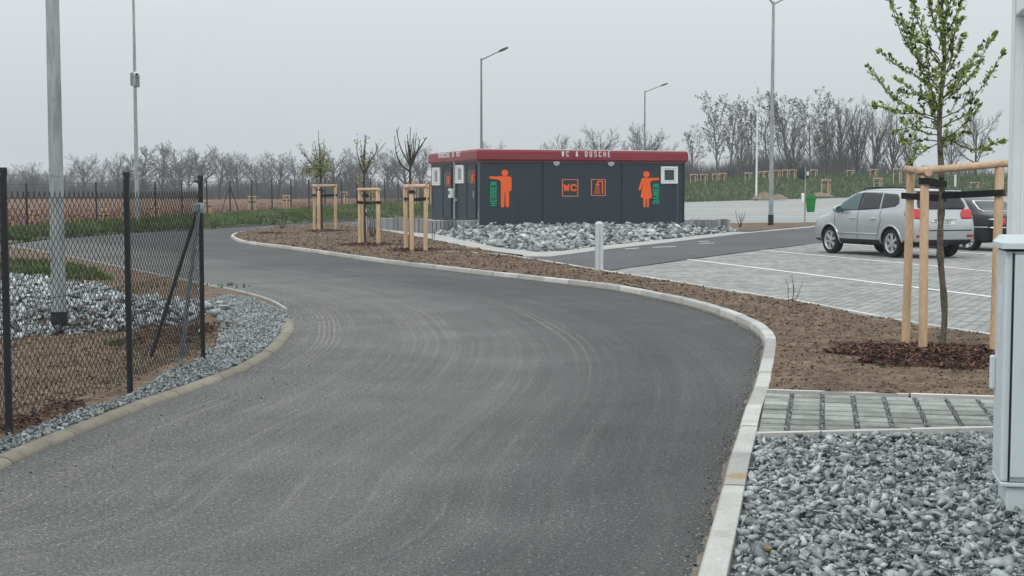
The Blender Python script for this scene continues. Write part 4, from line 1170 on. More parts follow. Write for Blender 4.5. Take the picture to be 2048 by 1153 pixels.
def wall_light(x, y):
    p = F4(x, y, .0); Mx = Matrix.Translation(p) @ Matrix.Rotation(math.pi / 2, 4, 'X')
    o = MB().lathe([(0, .07), (.09, .068), (.135, .05), (.14, 0)], 20, Mx).build('wall_light', M_white, bl, True)
    MB().lathe([(.055, .066), (.06, .078), (.082, .076), (.085, .060)], 20, Mx).build('light_ring', M_panel2, o, True)
wall_light(997, 201); wall_light(1396, 205)
def window(x0, x1, y0, y1, side, pane):
    wx = 14; f = frame_rect(x0, x1, y0, y1, wx, 'window', M_white, bl, side, .05)
    k = 1.0 if side == 'F' else .55
    g = frame_rect(x0 + wx * k + 2, x1 - wx * k - 2, y0 + wx + 2, y1 - wx - 2, 9, 'sash', M_white, f, side, .035)
    q = F4 if side == 'F' else S4; e = Vector((0, -.012, 0)) if side == 'F' else Vector((-.012, 0, 0)); a = wx * k + 2 + 8 * k
    MB().prism([q(x0 + a, y0 + wx + 10, .004), q(x1 - a, y0 + wx + 10, .004), q(x1 - a, y1 - wx - 10, .004), q(x0 + a, y1 - wx - 10, .004)], e).build('pane', pane, f)
window(1761, 1882, 232, 357, 'F', M_glass)
window(95, 149, 240, 370, 'S', M_glassp)
window(265, 323, 222, 355, 'S', M_glassp)
for x0, x1, y0, y1, hx in ((176, 233, 240, 606, 219), (350, 412, 222, 610, 396)):
    d = MB().prism([S4(x0, y0, .0), S4(x1, y0, .0), S4(x1, y1, .0), S4(x0, y1, .0)], (-.03, 0, 0)).build('door', M_panel, bl)
    frame_rect(x0 - 3, x1 + 3, y0 - 3, y1, 4, 'door_frame', M_panel2, d, 'S', .05, 0)
    h = S4(hx, 440, .06)
    MB().box((h.x - .02, h.y - .02, h.z - .14), (h.x + .03, h.y + .05, h.z + .14), bev=.01).build('handle', M_chrome, d)
    MB().box((h.x - .05, h.y - .03, h.z), (h.x - .01, h.y + .16, h.z + .03), bev=.008).build('handle', M_chrome, d)
    s_ = frame_rect(x0 + 17, x1 - 12, y0 + 42, y0 + 132, 4, 'door_sign', M_pink, d, 'S', .012, .034)
    cx = (x0 + x1) / 2 + 2
    MB().prism([S4(cx - 5, y0 + 62, .036), S4(cx + 6, y0 + 62, .036), S4(cx + 6, y0 + 120, .036), S4(cx - 5, y0 + 120, .036)], (-.01, 0, 0)).build('door_figure', M_orange, s_)
    for k in range(4): MB().prism([S4(x0 + 2, y0 + 50 + k * 20, .036), S4(x0 + 9, y0 + 50 + k * 20, .036), S4(x0 + 9, y0 + 62 + k * 20, .036), S4(x0 + 2, y0 + 62 + k * 20, .036)], (-.008, 0, 0)).build('door_letter', M_green, s_)
    MB().box((-.045, h.y - .5, .12), (-.03, h.y - .46, .42)).build('kick_hinge', M_galv, d)
p0, p1 = S4(252, 190, .07), S4(252, 614, .07)
MB().tube([p0, p1], .05, 10).build('downpipe', M_galv, bl, True)
p = S4(246, 428, .0); MB().box((-.20, p.y - .17, p.z - .20), (-.03, p.y + .17, p.z + .20), bev=.02).build('coin_box', M_white, bl)
MB().box((-.215, p.y - .08, p.z - .05), (-.2, p.y + .08, p.z + .1)).build('coin_slot', M_panel2, bl)
p = S4(270, 475, .02); MB().box((-.12, p.y - .06, p.z - .07), (-.002, p.y + .06, p.z + .07), bev=.01).build('socket', M_galv, bl)

# terrace behind the palisade, rock bed, palisade walls
W0 = C0.copy()
def BW(u, v, z): return W0 + ex * u + ey * v + Vector((0, 0, z - ZB))
PL = SU(958, 438)  # unused depth helper
Lw = -2.15
terr = [BW(0, 0, 0), BW(Lw, 0, 0), BW(Lw, 7.5, 0), BW(0, 7.5, 0)]
sheet('terrace', [(p.x, p.y) for p in terr], ZB - .05, M_concrete)
def palisade(pts_z, label, name='palisade_wall', w=.155):
    """pts_z: (point, top z) polyline; upright concrete stakes side by side"""
    a0 = pts_z[0][0]; root = empty(name, (a0.x, a0.y, .05), label, 'retaining wall'); o0 = Vector((a0.x, a0.y, .05))
    for (a, za), (b, zb) in zip(pts_z, pts_z[1:]):
        a = Vector((a.x, a.y, 0)); b = Vector((b.x, b.y, 0)); n = max(1, int((b - a).length / w)); d = (b - a).normalized(); rz = math.atan2(d.y, d.x)
        for i in range(n):
            t = (i + .5) / n; p = a.lerp(b, t); zt = za + (zb - za) * t + rnd.uniform(-.012, .012)
            m = MB().box((-w / 2 + .006, -.08, 0), (w / 2 - .006, .08, zt - .05), bev=.02)
            m.build('stake', M_pal, root, loc=p - Vector((o0.x, o0.y, 0)), rot=(0, 0, rz))
palisade([(BW(0, -.02, 0), .63), (BW(Lw, -.02, 0), .63), (BW(Lw, .35, 0), .70), (BW(Lw, 7.5, 0), .60), (BW(Lw - .1, 13.5, 0), .22)], 'grey palisade of upright concrete stakes below the doors of the wash house')
palisade([(BW(LF + .05, .05, 0), .60), (BW(LF + 2.25, .05, 0), .60)], 'short grey palisade of concrete stakes between the wash house and the lamp island')
bed = [Vector((p.x, p.y, 0)) for p in lane_far_up[:5]] + [Vector((*G(1476, 463.5, ZI)[:2], 0))] + [BW(LF + 2.2, -.12, 0), BW(0, -.06, 0), BW(Lw + .05, -.12, 0)] + [Vector((p.x, p.y, 0)) for p in band_up[2:-1]]
bed = [(p.x, p.y) for p in bed]
def z_bed(x, y):
    v = -(Vector((x, y, 0)) - Vector((W0.x, W0.y, 0))).dot(ey); u = (Vector((x, y, 0)) - Vector((W0.x, W0.y, 0))).dot(ex)
    dB = poly_dist([(p.x, p.y) for p in lane_far_up[:5]] , np.array([[x, y]]), False)[0]
    dL = poly_dist([(p.x, p.y) for p in band_up[2:]], np.array([[x, y]]), False)[0]
    e = min(dB, dL); t = e / (e + max(v, .01)); zt = ZB - .17
    if u < 0: zt = ZB - .17 + .2 * u / 2.0
    if u > LF: zt = ZB - .2 - .12 * (u - LF)
    return .12 + (zt - .12) * t ** .7
rk2 = empty('rock_bed', (W0.x + 3, W0.y - 6, .1), 'bed of large broken grey rocks sloping up to the front of the wash house', 'rocks'); rk2['kind'] = 'structure'
sheet('rock_bed_base', bed, 0, M_gravelbase, res=.5, zf=lambda x, y: z_bed(x, y) - .1)
P = np.concatenate([spaced(bed, 4600, .20), spaced(bed, 1600, .30)])
rock_bed(rk2, P, z_bed, .18, .42, 300, None, M_stone_o, M_stone, 'rock')

# ------------------------------------------------------------------ street lamps and poles
def lamp_post(base, h, r0, r1, label, arm=None, head=1.0, sleeve=.45, mat=None, group=None, arms2=None):
    mat = mat or M_galv
    root = empty('street_lamp', base, label, 'street lamp', group)
    MB().tube([(0, 0, -.3), (0, 0, h * .5), (0, 0, h)], [r0, (r0 + r1) / 2, r1], 16).build('pole', mat, root, True)
    if sleeve: MB().tube([(0, 0, -.05), (0, 0, sleeve)], r0 * 1.12, 16).build('sleeve', M_black, root, True)
    for dx, dy, dz in (arm or []):
        e = Vector((dx, dy, h + dz)); d = (e - Vector((0, 0, h - .1))).normalized()
        MB().tube([(0, 0, h - .12), e], [r1 * .75, r1 * .6], 8).build('arm', mat, root, True)
        s_ = d.cross(Vector((0, 0, 1))).normalized(); u_ = s_.cross(d)
        m = MB(); L = .75 * head; prof = [(0, .05, .05), (.15, .10, .06), (.6, .16, .07), (1, .10, .04)]; vs = []; fs = []
        for t, w, hh in prof:
            for a_, b_ in ((-1, -.5), (1, -.5), (.8, .5), (-.8, .5)): vs.append(e + d * (t * L - .1) + s_ * w * a_ * head + u_ * hh * b_ * 2 * head)
        for i in range(3):
            for j in range(4): fs.append((i * 4 + j, i * 4 + (j + 1) % 4, i * 4 + 4 + (j + 1) % 4, i * 4 + 4 + j))
        fs += [(0, 1, 2, 3), (15, 14, 13, 12)]
        m.add(vs, fs).build('lamp_head', M_lamp, root)
    return root
b = G(119, 662, .04)
lamp_post(b, 11.5, .090, .055, 'thick grey steel pole with black foot sleeve standing in broken stones', arm=[(1.6, .6, .5)], sleeve=.235, mat=M_galv)
b = G(275, 459, .02)
cl = lamp_post(b, 11.5, .115, .050, 'tall grey mast with white camera and grey boxes halfway up', arm=[(1.5, .6, .5)], sleeve=.35, mat=M_galv)
for py, lo, hi, mt, nm in ((160, (-.19, -.10, -.30), (-.05, .1, .30), M_galv_d, 'control_box'), (163, (.07, -.12, -.30), (.21, .08, .30), M_galv_d, 'control_box'), (160, (-.06, -.16, -.32), (.08, -.09, .32), M_galv, 'bracket')):
    z = at_depth(270, py, b.y).z; MB().box((lo[0], lo[1], z + lo[2]), (hi[0], hi[1], z + hi[2]), bev=.015).build(nm, mt, cl)
z = at_depth(270, 150, b.y).z
cm = MB().lathe([(0, -.13), (.07, -.12), (.12, -.05), (.13, .03), (.10, .10), (0, .12)], 16).build('camera_housing', M_white, cl, True, loc=(.12, -.12, z))
MB().lathe([(0, -.06), (.05, -.05), (.07, 0), (.05, .05), (0, .06)], 12).build('camera_lens', M_ink, cm, True, loc=(.03, -.10, -.02))
b = G(1541.5, 452, ZI)
lamp_post(b, at_depth(1546, 4, b.y).z - b.z, .125, .065, 'grey lamp mast with black foot on the soil island by the wash house', arm=[(.9, .4, .35), (-.5, -.3, .42)], sleeve=.55, mat=M_galv)
b = Vector((X_of(963, 101), 101, .3)); hh = at_depth(962, 117, 101).z - b.z
lamp_post(b, hh, .12, .06, 'grey lamp with slanting arm rising behind the wash house roof corner', arm=[(at_depth(1000, 100, 101).x - b.x, -.5, at_depth(1000, 104, 101).z - b.z - hh)], mat=M_galv_d)
b = Vector((X_of(1288, 140), 140, .5)); hh = at_depth(1289, 182, 140).z - b.z
lamp_post(b, hh, .12, .06, 'grey lamp with slanting arm above the roof between bare tree tops', arm=[(at_depth(1322, 172, 140).x - b.x, -.5, at_depth(1322, 172.5, 140).z - b.z - hh)], mat=M_galv_d)
b = Vector((X_of(1511.5, 168), 168, .7)); hh = at_depth(1514, 222, 168).z - b.z
lamp_post(b, hh, .13, .07, 'pale lamp mast at the foot of the bank in the large car park', arm=[(.3, -1.8, .2)], mat=M_white, sleeve=.5)

# ------------------------------------------------------------------ tree guards
def guard(pts, top, r, label, group=None, rails=True, strap=None, centre=None, rail_z=None, lowstrap=.42, cat='tree stake', sides=12, bstrap=.35, pairs=((0, 1), (1, 2), (2, 0))):
    pts = [Vector(p) for p in pts]; c = sum(pts, Vector()) / 3; root = empty('tree_stakes', c, label, cat, group)
    for i, p in enumerate(pts):
        q = p - c; lean = Vector((rnd.uniform(-.02, .02), rnd.uniform(-.02, .02), 0))
        h = top[i] if hasattr(top, '__len__') else top
        MB().tube([q + Vector((0, 0, -.1)), q + lean * .5 + Vector((0, 0, h * .5)), q + lean + Vector((0, 0, h - .012)), q + lean + Vector((0, 0, h))], [r, r * .99, r * .98, r * .85], sides).build('post', M_wood, root, True)
    if rails:
        for (i, j) in pairs:
            a, b_ = pts[i] - c, pts[j] - c; d = (b_ - a).normalized(); za = (top[i] if hasattr(top, '__len__') else top); zb = (top[j] if hasattr(top, '__len__') else top)
            o_ = Vector((0, 0, .03 + .012 * i))
            MB().tube([a - d * .10 + o_ + Vector((0, 0, za)), b_ + d * .10 + o_ + Vector((0, 0, zb))], r * .85, sides).build('rail', M_railw, root, True)
    ctr = (centre - c) if centre is not None else Vector((0, 0, 0))
    for i, p in enumerate(pts):
        q = p - c; h = (top[i] if hasattr(top, '__len__') else top); z1 = h - lowstrap * (bstrap if i == 1 else 1.0); a = q + (q - ctr).normalized() * (r + .006) * Vector((1, 1, 0)).length / 1.414; a.z = z1
        b_ = Vector((ctr.x, ctr.y, z1 - .03)); d = Vector(((b_ - a).x, (b_ - a).y, 0)).normalized(); s_ = Vector((-d.y, d.x, 0)); hw = max(.03, r * .72)
        m = MB()
        for sg in (-1, 1):
            o1 = s_ * sg * (r + .004); o2 = s_ * sg * .035
            m.prism([a + o1 + Vector((0, 0, -hw)), b_ + o2 + Vector((0, 0, -hw)), b_ + o2 + Vector((0, 0, hw)), a + o1 + Vector((0, 0, hw))], s_ * sg * .004)
        m.prism([a - s_ * (r + .004) + Vector((0, 0, -hw)), a + s_ * (r + .004) + Vector((0, 0, -hw)), a + s_ * (r + .004) + Vector((0, 0, hw)), a - s_ * (r + .004) + Vector((0, 0, hw))], -d * .004)
        m.build('strap', M_strap, root)
    return root
g_near = [G(1811, 691, ZI), G(1845.5, 708, ZI), Vector((X_of(1993, 13.9), 13.9, ZI))]
trunk_p = G(1880, 702, ZI)
guard(g_near, [1.83, 1.78, 1.86], .045, 'three peeled timber stakes with rails and black straps round the leafy tree', centre=trunk_p, pairs=((0, 1), (1, 2)), lowstrap=.25, bstrap=.22)
g3 = [G(812, 502, ZI), G(824, 504, ZI), G(851, 503.5, ZI)]; g3[0].y += .9; g3[0].x = X_of(812, g3[0].y)
g2 = [G(720, 488, ZI), G(729, 487, ZI), G(757, 490.5, ZI)]; g2[1].y += 1.1; g2[1].x = X_of(728, g2[1].y)
g1 = [G(631, 462, ZI), G(638, 462.5, ZI), G(671, 461.5, ZI)]; g1[0].y += 1.3; g1[0].x = X_of(629, g1[0].y)
guard(g3, 1.76, .062, 'three timber tree stakes round the bare tree with upright shoots', lowstrap=.30)
guard(g2, 1.68, .062, 'three timber tree stakes beside the white marker post on the island', lowstrap=.35)
guard(g1, 1.90, .070, 'three timber tree stakes round the yellowish budding tree at the island tip', lowstrap=.36)

# ------------------------------------------------------------------ trees
def branch_lines(r, p, d, L, rad, lvl, P, out):
    """P: list of per-level dicts"""
    c = P[lvl]; n = c['seg']; pts = [p.copy()]; rads = [rad]; q = p.copy(); dd = d.copy()
    for i in range(n):
        dd = (dd + Vector((r.gauss(0, 1), r.gauss(0, 1), r.gauss(0, 1))) * c['wob'] + Vector((0, 0, 1)) * c['up']).normalized()
        q = q + dd * (L / n); pts.append(q.copy()); rads.append(rad * (1 - (1 - c['taper']) * (i + 1) / n))
    out.append((lvl, pts, rads))
    if lvl + 1 < len(P):
        k = P[lvl + 1]; m = max(1, int(k['n'] * r.uniform(.8, 1.2)))
        for i in range(m):
            t = k['t0'] + (k['t1'] - k['t0']) * ((i + r.random()) / m); f = t * n; j = min(int(f), n - 1); o_ = pts[j].lerp(pts[j + 1], f - j)
            bd = (pts[j + 1] - pts[j]).normalized(); az = i * 2.4 + r.uniform(-.5, .5)
            perp = bd.orthogonal().normalized(); perp = Matrix.Rotation(az, 3, bd) @ perp
            an = k['ang'] * r.uniform(.75, 1.25); nd = (bd * math.cos(an) + perp * math.sin(an)).normalized()
            rr = (rads[j] + (rads[j + 1] - rads[j]) * (f - j)) * k['rad']
            branch_lines(r, o_, nd, L * k['len'] * (1 - k.get('fall', .5) * (t - k['t0'])) * r.uniform(.75, 1.15), rr, lvl + 1, P, out)
def lines_mesh(lines, name, sides, mat, rmin=0.0):
    Vs = []; Fs = []; base = 0
    for lvl, pts, rads in lines:
        n = sides[min(lvl, len(sides) - 1)]; A = np.array([p[:] for p in pts]); m = len(A)
        T = np.gradient(A, axis=0); T /= np.linalg.norm(T, axis=1)[:, None] + 1e-9
        ref = np.array([.3, .9, .2]) if abs(T[0, 2]) > .8 else np.array([0, 0, 1.0])
        U = np.cross(T, ref); U /= np.linalg.norm(U, axis=1)[:, None] + 1e-9; W = np.cross(T, U); rr = np.maximum(np.array(rads), rmin)
        a = 2 * np.pi * np.arange(n) / n
        V = A[:, None, :] + rr[:, None, None] * (U[:, None, :] * np.cos(a)[None, :, None] + W[:, None, :] * np.sin(a)[None, :, None])
        Vs.append(V.reshape(-1, 3)); j = (np.arange(m - 1) * n)[:, None]; q = np.arange(n)[None]; q2 = (np.arange(n)[None] + 1) % n
        Fs.append(np.stack([j + q, j + q2, j + n + q2, j + n + q], -1).reshape(-1, 4) + base); base += m * n
    return np_mesh(name, np.concatenate(Vs), np.concatenate(Fs), mat, True)
LEAF = []
for i in range(4):
    r_ = np.random.default_rng(700 + i); w = r_.uniform(.26, .36); b_ = r_.uniform(.08, .2)
    V = np.array([(0, 0, 0), (.45, w, b_), (1, 0, -.05), (.45, -w, b_), (.5, 0, 0)]); LEAF.append((V, np.array([(0, 4, 1), (1, 4, 2), (0, 3, 4), (3, 2, 4)])))

# leafy young tree in the mulch ring
def leafy_tree():
    r = random.Random(5); root = empty('young_tree', trunk_p, 'young leafy tree with fresh green leaves standing in bark mulch', 'tree')
    def knob(z): return .033 + .007 * math.sin(z * 21) * math.sin(z * 7.3 + 1)
    tp = []; tr = []
    n = 46
    for i in range(n + 1):
        z = -.05 + 4.75 * i / n; off = .035 * math.sin(z * 2.1 + .5) * (1 - min(z / 3.5, 1)) + .02 * math.sin(z * 4.7)
        tp.append(Vector((off - .012 * z, .4 * off, z))); tr.append(max(.006, knob(z) * (1 - .86 * max(0, (z - 1.5)) / 3.2) * (1.12 if i == 0 else 1)))
    root_t = MB().tube(tp, tr, 12).build('trunk', M_bark, root, True)
    lines = []
    traced = [[(600, 870), (540, 900), (480, 940), (430, 985)], [(600, 740), (500, 700), (420, 650), (350, 600), (290, 560), (230, 490), (170, 405)], [(610, 720), (480, 690), (380, 690), (280, 660), (220, 640)],
              [(600, 790), (500, 770), (400, 780), (330, 800)], [(615, 560), (560, 520), (480, 470), (400, 430), (330, 390), (250, 320)], [(620, 640), (520, 600), (430, 540), (340, 480)], [(600, 700), (545, 500), (540, 380), (530, 270)],
              [(610, 470), (500, 450), (470, 330), (440, 130), (430, -60)], [(605, 370), (520, 240), (460, 90), (440, -40)], [(600, 330), (480, 250), (380, 150), (310, 0)], [(500, 400), (400, 260), (330, 90), (300, -40)], [(620, 490), (680, 350), (690, 220), (740, 0)],
              [(615, 420), (660, 300), (700, 200), (745, 120)], [(620, 620), (700, 560), (780, 480), (840, 390), (900, 270), (940, 210)], [(615, 720), (740, 660), (830, 570), (900, 480), (950, 390), (990, 320)], [(620, 540), (690, 480), (740, 430), (850, 300)],
              [(610, 830), (700, 870), (800, 910), (880, 905), (940, 870), (990, 860)], [(610, 780), (700, 730), (790, 690), (830, 620)], [(605, 850), (680, 850), (760, 800)], [(605, 860), (500, 850), (420, 880), (370, 860)], [(612, 680), (560, 640), (470, 580), (360, 560)],
              [(615, 600), (660, 560), (720, 470), (770, 420)], [(600, 820), (520, 810), (440, 760), (380, 740)], [(600, 300), (640, 150), (650, -40)], [(595, 200), (550, 60), (540, -60)]]
    leaves = []; limb_pts = []
    for i, tr_ in enumerate(traced):
        dep = (.55 if i % 2 else -.55) * r.uniform(.1, 1.0); pl = []
        for k, (x, y) in enumerate(tr_):
            t = k / (len(tr_) - 1); yy = trunk_p.y + dep * t * min(1, len(tr_) / 6.0) ; q = at_depth(1680 + x / 3.035, y / 3.035, yy) - trunk_p; pl.append(q)
        limb_pts.append(catmull(pl, .1))
    for i in range(22):                                     # limbs reaching towards and away from the viewer
        z = 2.0 + 2.2 * i / 22.0; az = R(60 + 60 * r.random() + (180 if i % 2 else 0)); el = R(20 + 45 * (z - 2.0) / 2.2 + r.uniform(-8, 8)); L = (.85 - .3 * (z - 2) / 2.2) * r.uniform(.6, 1)
        j = min(range(len(tp)), key=lambda k: abs(tp[k].z - z)); d = Vector((math.cos(az) * math.cos(el), math.sin(az) * math.cos(el), math.sin(el))); pl = [tp[j].copy()]
        for k in range(6): d = (d + Vector((r.gauss(0, .08), r.gauss(0, .08), .07))).normalized(); pl.append(pl[-1] + d * L / 6)
        limb_pts.append(pl)
    for pl in limb_pts:
        n_ = len(pl); lines.append((0, pl, [.0066 * (1 - .70 * k / (n_ - 1)) for k in range(n_)]))
        for k in range(1, n_ - 1):
            f = k / (n_ - 1)
            if r.random() < .62 + .3 * math.sin(k * 1.7 + n_):
                d = (pl[k + 1] - pl[k]).normalized(); d = (d + Vector((r.gauss(0, .5), r.gauss(0, .5), r.gauss(.25, .4)))).normalized(); L = r.uniform(.04, .26) * (1.2 - f)
                tw = [pl[k], pl[k] + d * L * .5, pl[k] + d * L]; lines.append((1, tw, [.004, .0035, .0028]))
                for _ in range(int(6 + L * 55)): leaves.append((tw[0].lerp(tw[2], r.random() ** .7) + Vector((r.gauss(0, .012), r.gauss(0, .012), r.gauss(0, .012))), d))
            if f > .12:
                for _ in range(r.choice((2, 4, 6, 8))): leaves.append((pl[k].lerp(pl[k + 1], r.random()), (pl[k + 1] - pl[k]).normalized()))
        for _ in range(14): leaves.append((pl[-1], (pl[-1] - pl[-2]).normalized()))
    for k in range(24, len(tp) - 1):
        for _ in range(6): leaves.append((tp[k].lerp(tp[k + 1], r.random()), Vector((0, 0, 1))))
    lines_mesh_o = link('limbs', lines_mesh([(min(l, 1), p, q) for l, p, q in lines], 'limbs', (6, 4), M_bark_d, .0022), None, root)
    n = len(leaves); pos = np.array([p[:] for p, d in leaves]) + rng.normal(0, .008, (n, 3)); rots = rot_mats(n)
    # blades lean up and outwards
    D = np.array([d[:] for p, d in leaves]) * .7 + rng.normal(0, .55, (n, 3)) + np.array([0, 0, .25]); D /= np.linalg.norm(D, axis=1)[:, None]
    S = np.cross(D, rng.normal(0, .6, (n, 3)) + np.array([0, 0, 1.0])); S /= np.linalg.norm(S, axis=1)[:, None]; N = np.cross(S, D)
    rots = np.stack([D, S, -N], 2)
    link('crown', scatter_mesh('crown', LEAF, pos, rng.uniform(.030, .060, n), M_leaf, rots=rots), None, root)
leafy_tree()

def shoots_tree(base, label, shoots, trunk_h, leaf=None, seed=1, depth=43.0, r0=.035, nleaf=0):
    """young tree with upright shoots; shoots are pixel polylines at the tree's own distance"""
    root = empty('young_tree', base, label, 'tree'); b = Vector(base); r = random.Random(seed)
    x0 = shoots['trunk']; pts = [at_depth(px, py, b.y) - b for px, py in x0]; pts[0].z = -.05
    MB().tube(pts, [r0 * (1 - .35 * i / (len(pts) - 1)) if i < 3 else max(.010, r0 * .55 * (1 - (i - 3) / max(1, len(pts) - 4))) for i in range(len(pts))], 8).build('trunk', M_bark_d, root, True)
    lines = []; tips = []
    for i, sh in enumerate(shoots['limbs']):
        dy0 = 0; span = r.uniform(-.5, .5); p = []
        for k, (px, py) in enumerate(sh):
            t = k / max(1, len(sh) - 1); q = at_depth(px, py, b.y) - b; q.y += span * t; p.append(q)
        p = catmull(p, .15); lines.append((0, p, [max(.010, .026 * (1 - .72 * k / (len(p) - 1))) for k in range(len(p))]))
        for k in range(2, len(p) - 1):
            if r.random() < .35:
                d = Vector((r.gauss(0, .5), r.gauss(0, .5), 1)).normalized(); q = p[k] + d * r.uniform(.08, .25); lines.append((1, [p[k], p[k].lerp(q, .5), q], [.009, .008, .006]))
        tips += [(q, Vector((0, 0, 1))) for q in p[1:]]
    link('limbs', lines_mesh(lines, 'limbs', (6, 4), M_bark_d), None, root)
    if leaf is not None and nleaf:
        P = []
        for _ in range(nleaf):
            q, d = r.choice(tips); P.append((q + Vector((r.gauss(0, .05), r.gauss(0, .05), r.gauss(0, .08))))[:])
        if 'cloud' in shoots:
            for cx, cy, sx, sy, n in shoots['cloud']:
                for _ in range(n): 
                    q = at_depth(r.gauss(cx, sx), r.gauss(cy, sy), b.y) - b; q.y += r.gauss(0, .4); P.append(q[:])
        P = np.array(P); link('crown', scatter_mesh('crown', LEAF, P, rng.uniform(.05, .12, len(P)), leaf, rots=rot_mats(len(P))), None, root)
def c2(x, y): return 580 + x / 4.117, 240 + y / 4.117     # crop of the three trees
T3 = dict(trunk=[c2(990, 1070), c2(992, 700), c2(990, 480), c2(988, 380), c2(988, 300), c2(990, 60)],
          limbs=[[c2(990, 430), c2(920, 370), c2(880, 280), c2(868, 135)], [c2(988, 380), c2(930, 270), c2(900, 180), c2(884, 80)], [c2(990, 370), c2(960, 290), c2(937, 165)], [c2(990, 340), c2(970, 250), c2(957, 170)],
                 [c2(990, 380), c2(1020, 300), c2(1045, 110)], [c2(990, 400), c2(1010, 270), c2(1017, 115)], [c2(992, 390), c2(1040, 280), c2(1068, 155)], [c2(992, 380), c2(1050, 260), c2(1100, 195), c2(1135, 150)], [c2(990, 330), c2(980, 200), c2(975, 125)], [c2(1050, 255), c2(1090, 200), c2(1118, 145)], [c2(990, 300), c2(1000, 200), c2(1003, 150)]])
shoots_tree(G(820, 501, ZI), 'bare young staked tree with many long upright shoots near the wash house', T3, 1, seed=3, r0=.045)
T2 = dict(trunk=[c2(618, 1030), c2(616, 860), c2(612, 560), c2(610, 460), c2(612, 400), c2(618, 280), c2(622, 125)],
          limbs=[[c2(610, 440), c2(580, 370), c2(558, 270), c2(560, 155)], [c2(612, 410), c2(590, 330), c2(578, 205)], [c2(614, 430), c2(640, 360), c2(655, 260)], [c2(616, 450), c2(660, 350), c2(705, 280), c2(718, 195)], [c2(616, 330), c2(608, 230), c2(627, 130)], [c2(614, 400), c2(600, 300), c2(612, 250)], [c2(614, 420), c2(650, 380), c2(690, 330)]], cloud=[(*c2(570, 500), 5, 3, 40), (*c2(640, 370), 9, 8, 60)])
shoots_tree(G(727, 488, ZI), 'bare young staked tree with few upright shoots behind a white post', T2, 1, seed=4, leaf=M_leaf_pale, nleaf=40, r0=.045)
T1 = dict(trunk=[c2(262, 900), c2(258, 640), c2(252, 470), c2(250, 400), c2(240, 250), c2(233, 85)],
          limbs=[[c2(250, 440), c2(200, 400), c2(150, 330), c2(90, 250), c2(75, 200)], [c2(250, 400), c2(210, 330), c2(180, 215)], [c2(250, 380), c2(225, 300), c2(212, 200)], [c2(250, 390), c2(280, 310), c2(273, 190)], [c2(250, 400), c2(300, 370), c2(330, 380)], [c2(252, 450), c2(215, 470), c2(180, 488)], [c2(250, 420), c2(190, 400), c2(130, 420)], [c2(250, 380), c2(260, 300), c2(250, 200)], [c2(250, 400), c2(160, 340), c2(110, 270)], [c2(252, 430), c2(310, 420), c2(350, 430)]],
          cloud=[(*c2(190, 420), 12, 7, 420), (*c2(290, 390), 9, 7, 260), (*c2(240, 330), 8, 14, 200)])
shoots_tree(G(645, 462, ZI), 'young staked tree with yellowish green buds and one tall leading shoot', T1, 1, seed=5, leaf=M_leaf_pale, nleaf=260, r0=.055)

# bare background trees
def tree_template(kind, seed):
    r = random.Random(seed); out = []
    if kind == 'broad':      # round spreading crown
        P = [dict(seg=8, wob=.05, up=.06, taper=.35), dict(seg=7, wob=.10, up=.09, taper=.22, n=15, t0=.30, t1=1.0, ang=.72, len=.72, rad=.62, fall=.25),
             dict(seg=4, wob=.14, up=.06, taper=.3, n=10, t0=.2, t1=.98, ang=.62, len=.40, rad=.6), dict(seg=3, wob=.18, up=.04, taper=.4, n=10, t0=.2, t1=1, ang=.65, len=.42, rad=.6)]
        L = .66
    elif kind == 'upright':  # vase of steep limbs
        P = [dict(seg=8, wob=.04, up=.05, taper=.35), dict(seg=7, wob=.07, up=.10, taper=.22, n=15, t0=.16, t1=1.0, ang=.60, len=.90, rad=.6, fall=.15),
             dict(seg=4, wob=.11, up=.09, taper=.3, n=10, t0=.15, t1=.98, ang=.48, len=.36, rad=.6), dict(seg=3, wob=.15, up=.06, taper=.4, n=8, t0=.2, t1=1, ang=.55, len=.42, rad=.6)]
        L = .58
    elif kind == 'poplar':
        P = [dict(seg=9, wob=.06, up=.05, taper=.3), dict(seg=7, wob=.12, up=.10, taper=.28, n=11, t0=.28, t1=1.0, ang=.62, len=.60, rad=.6, fall=.25),
             dict(seg=5, wob=.16, up=.08, taper=.35, n=8, t0=.22, t1=1, ang=.65, len=.36, rad=.6), dict(seg=3, wob=.2, up=.05, taper=.5, n=5, t0=.3, t1=1, ang=.7, len=.4, rad=.6)]
        L = .72
    else:                    # bushy, dense
        P = [dict(seg=6, wob=.06, up=.06, taper=.3), dict(seg=5, wob=.12, up=.06, taper=.3, n=20, t0=.06, t1=.98, ang=.8, len=.52, rad=.6, fall=.6),
             dict(seg=4, wob=.16, up=.05, taper=.35, n=10, t0=.12, t1=.98, ang=.75, len=.42, rad=.6), dict(seg=3, wob=.2, up=.04, taper=.5, n=8, t0=.15, t1=1, ang=.75, len=.45, rad=.65)]
        L = .88
    branch_lines(r, Vector((0, 0, -.01)), Vector((0, 0, 1)), L, .021 if kind != 'poplar' else .016, 0, P, out)
    hm_ = 1.0 / np.percentile([q.z for l in out for q in l[1]], 99.6)
    out = [(l, [q * hm_ for q in pt], [max(x * min(hm_, 1.1), .0009) for x in rd]) for l, pt, rd in out]
    mat = M_twig if kind in ('broad', 'bushy', 'upright') else M_twig_l
    trunk = lines_mesh([l for l in out if l[0] <= 1], 'trunk', (7, 5), mat)
    crown = lines_mesh([l for l in out if l[0] >= 2], 'crown', (3, 3, 3, 3), mat, .00115 if kind != 'bushy' else .0019)
    leaves = None
    if kind == 'poplar':
        pts = np.array([q[:] for l in out if l[0] == 3 for q in l[1][1:]]); pts = pts + rng.normal(0, .007, pts.shape)
        leaves = scatter_mesh('catkins', LEAF, pts, rng.uniform(.012, .026, len(pts)), M_catkin)
    return trunk, crown, leaves
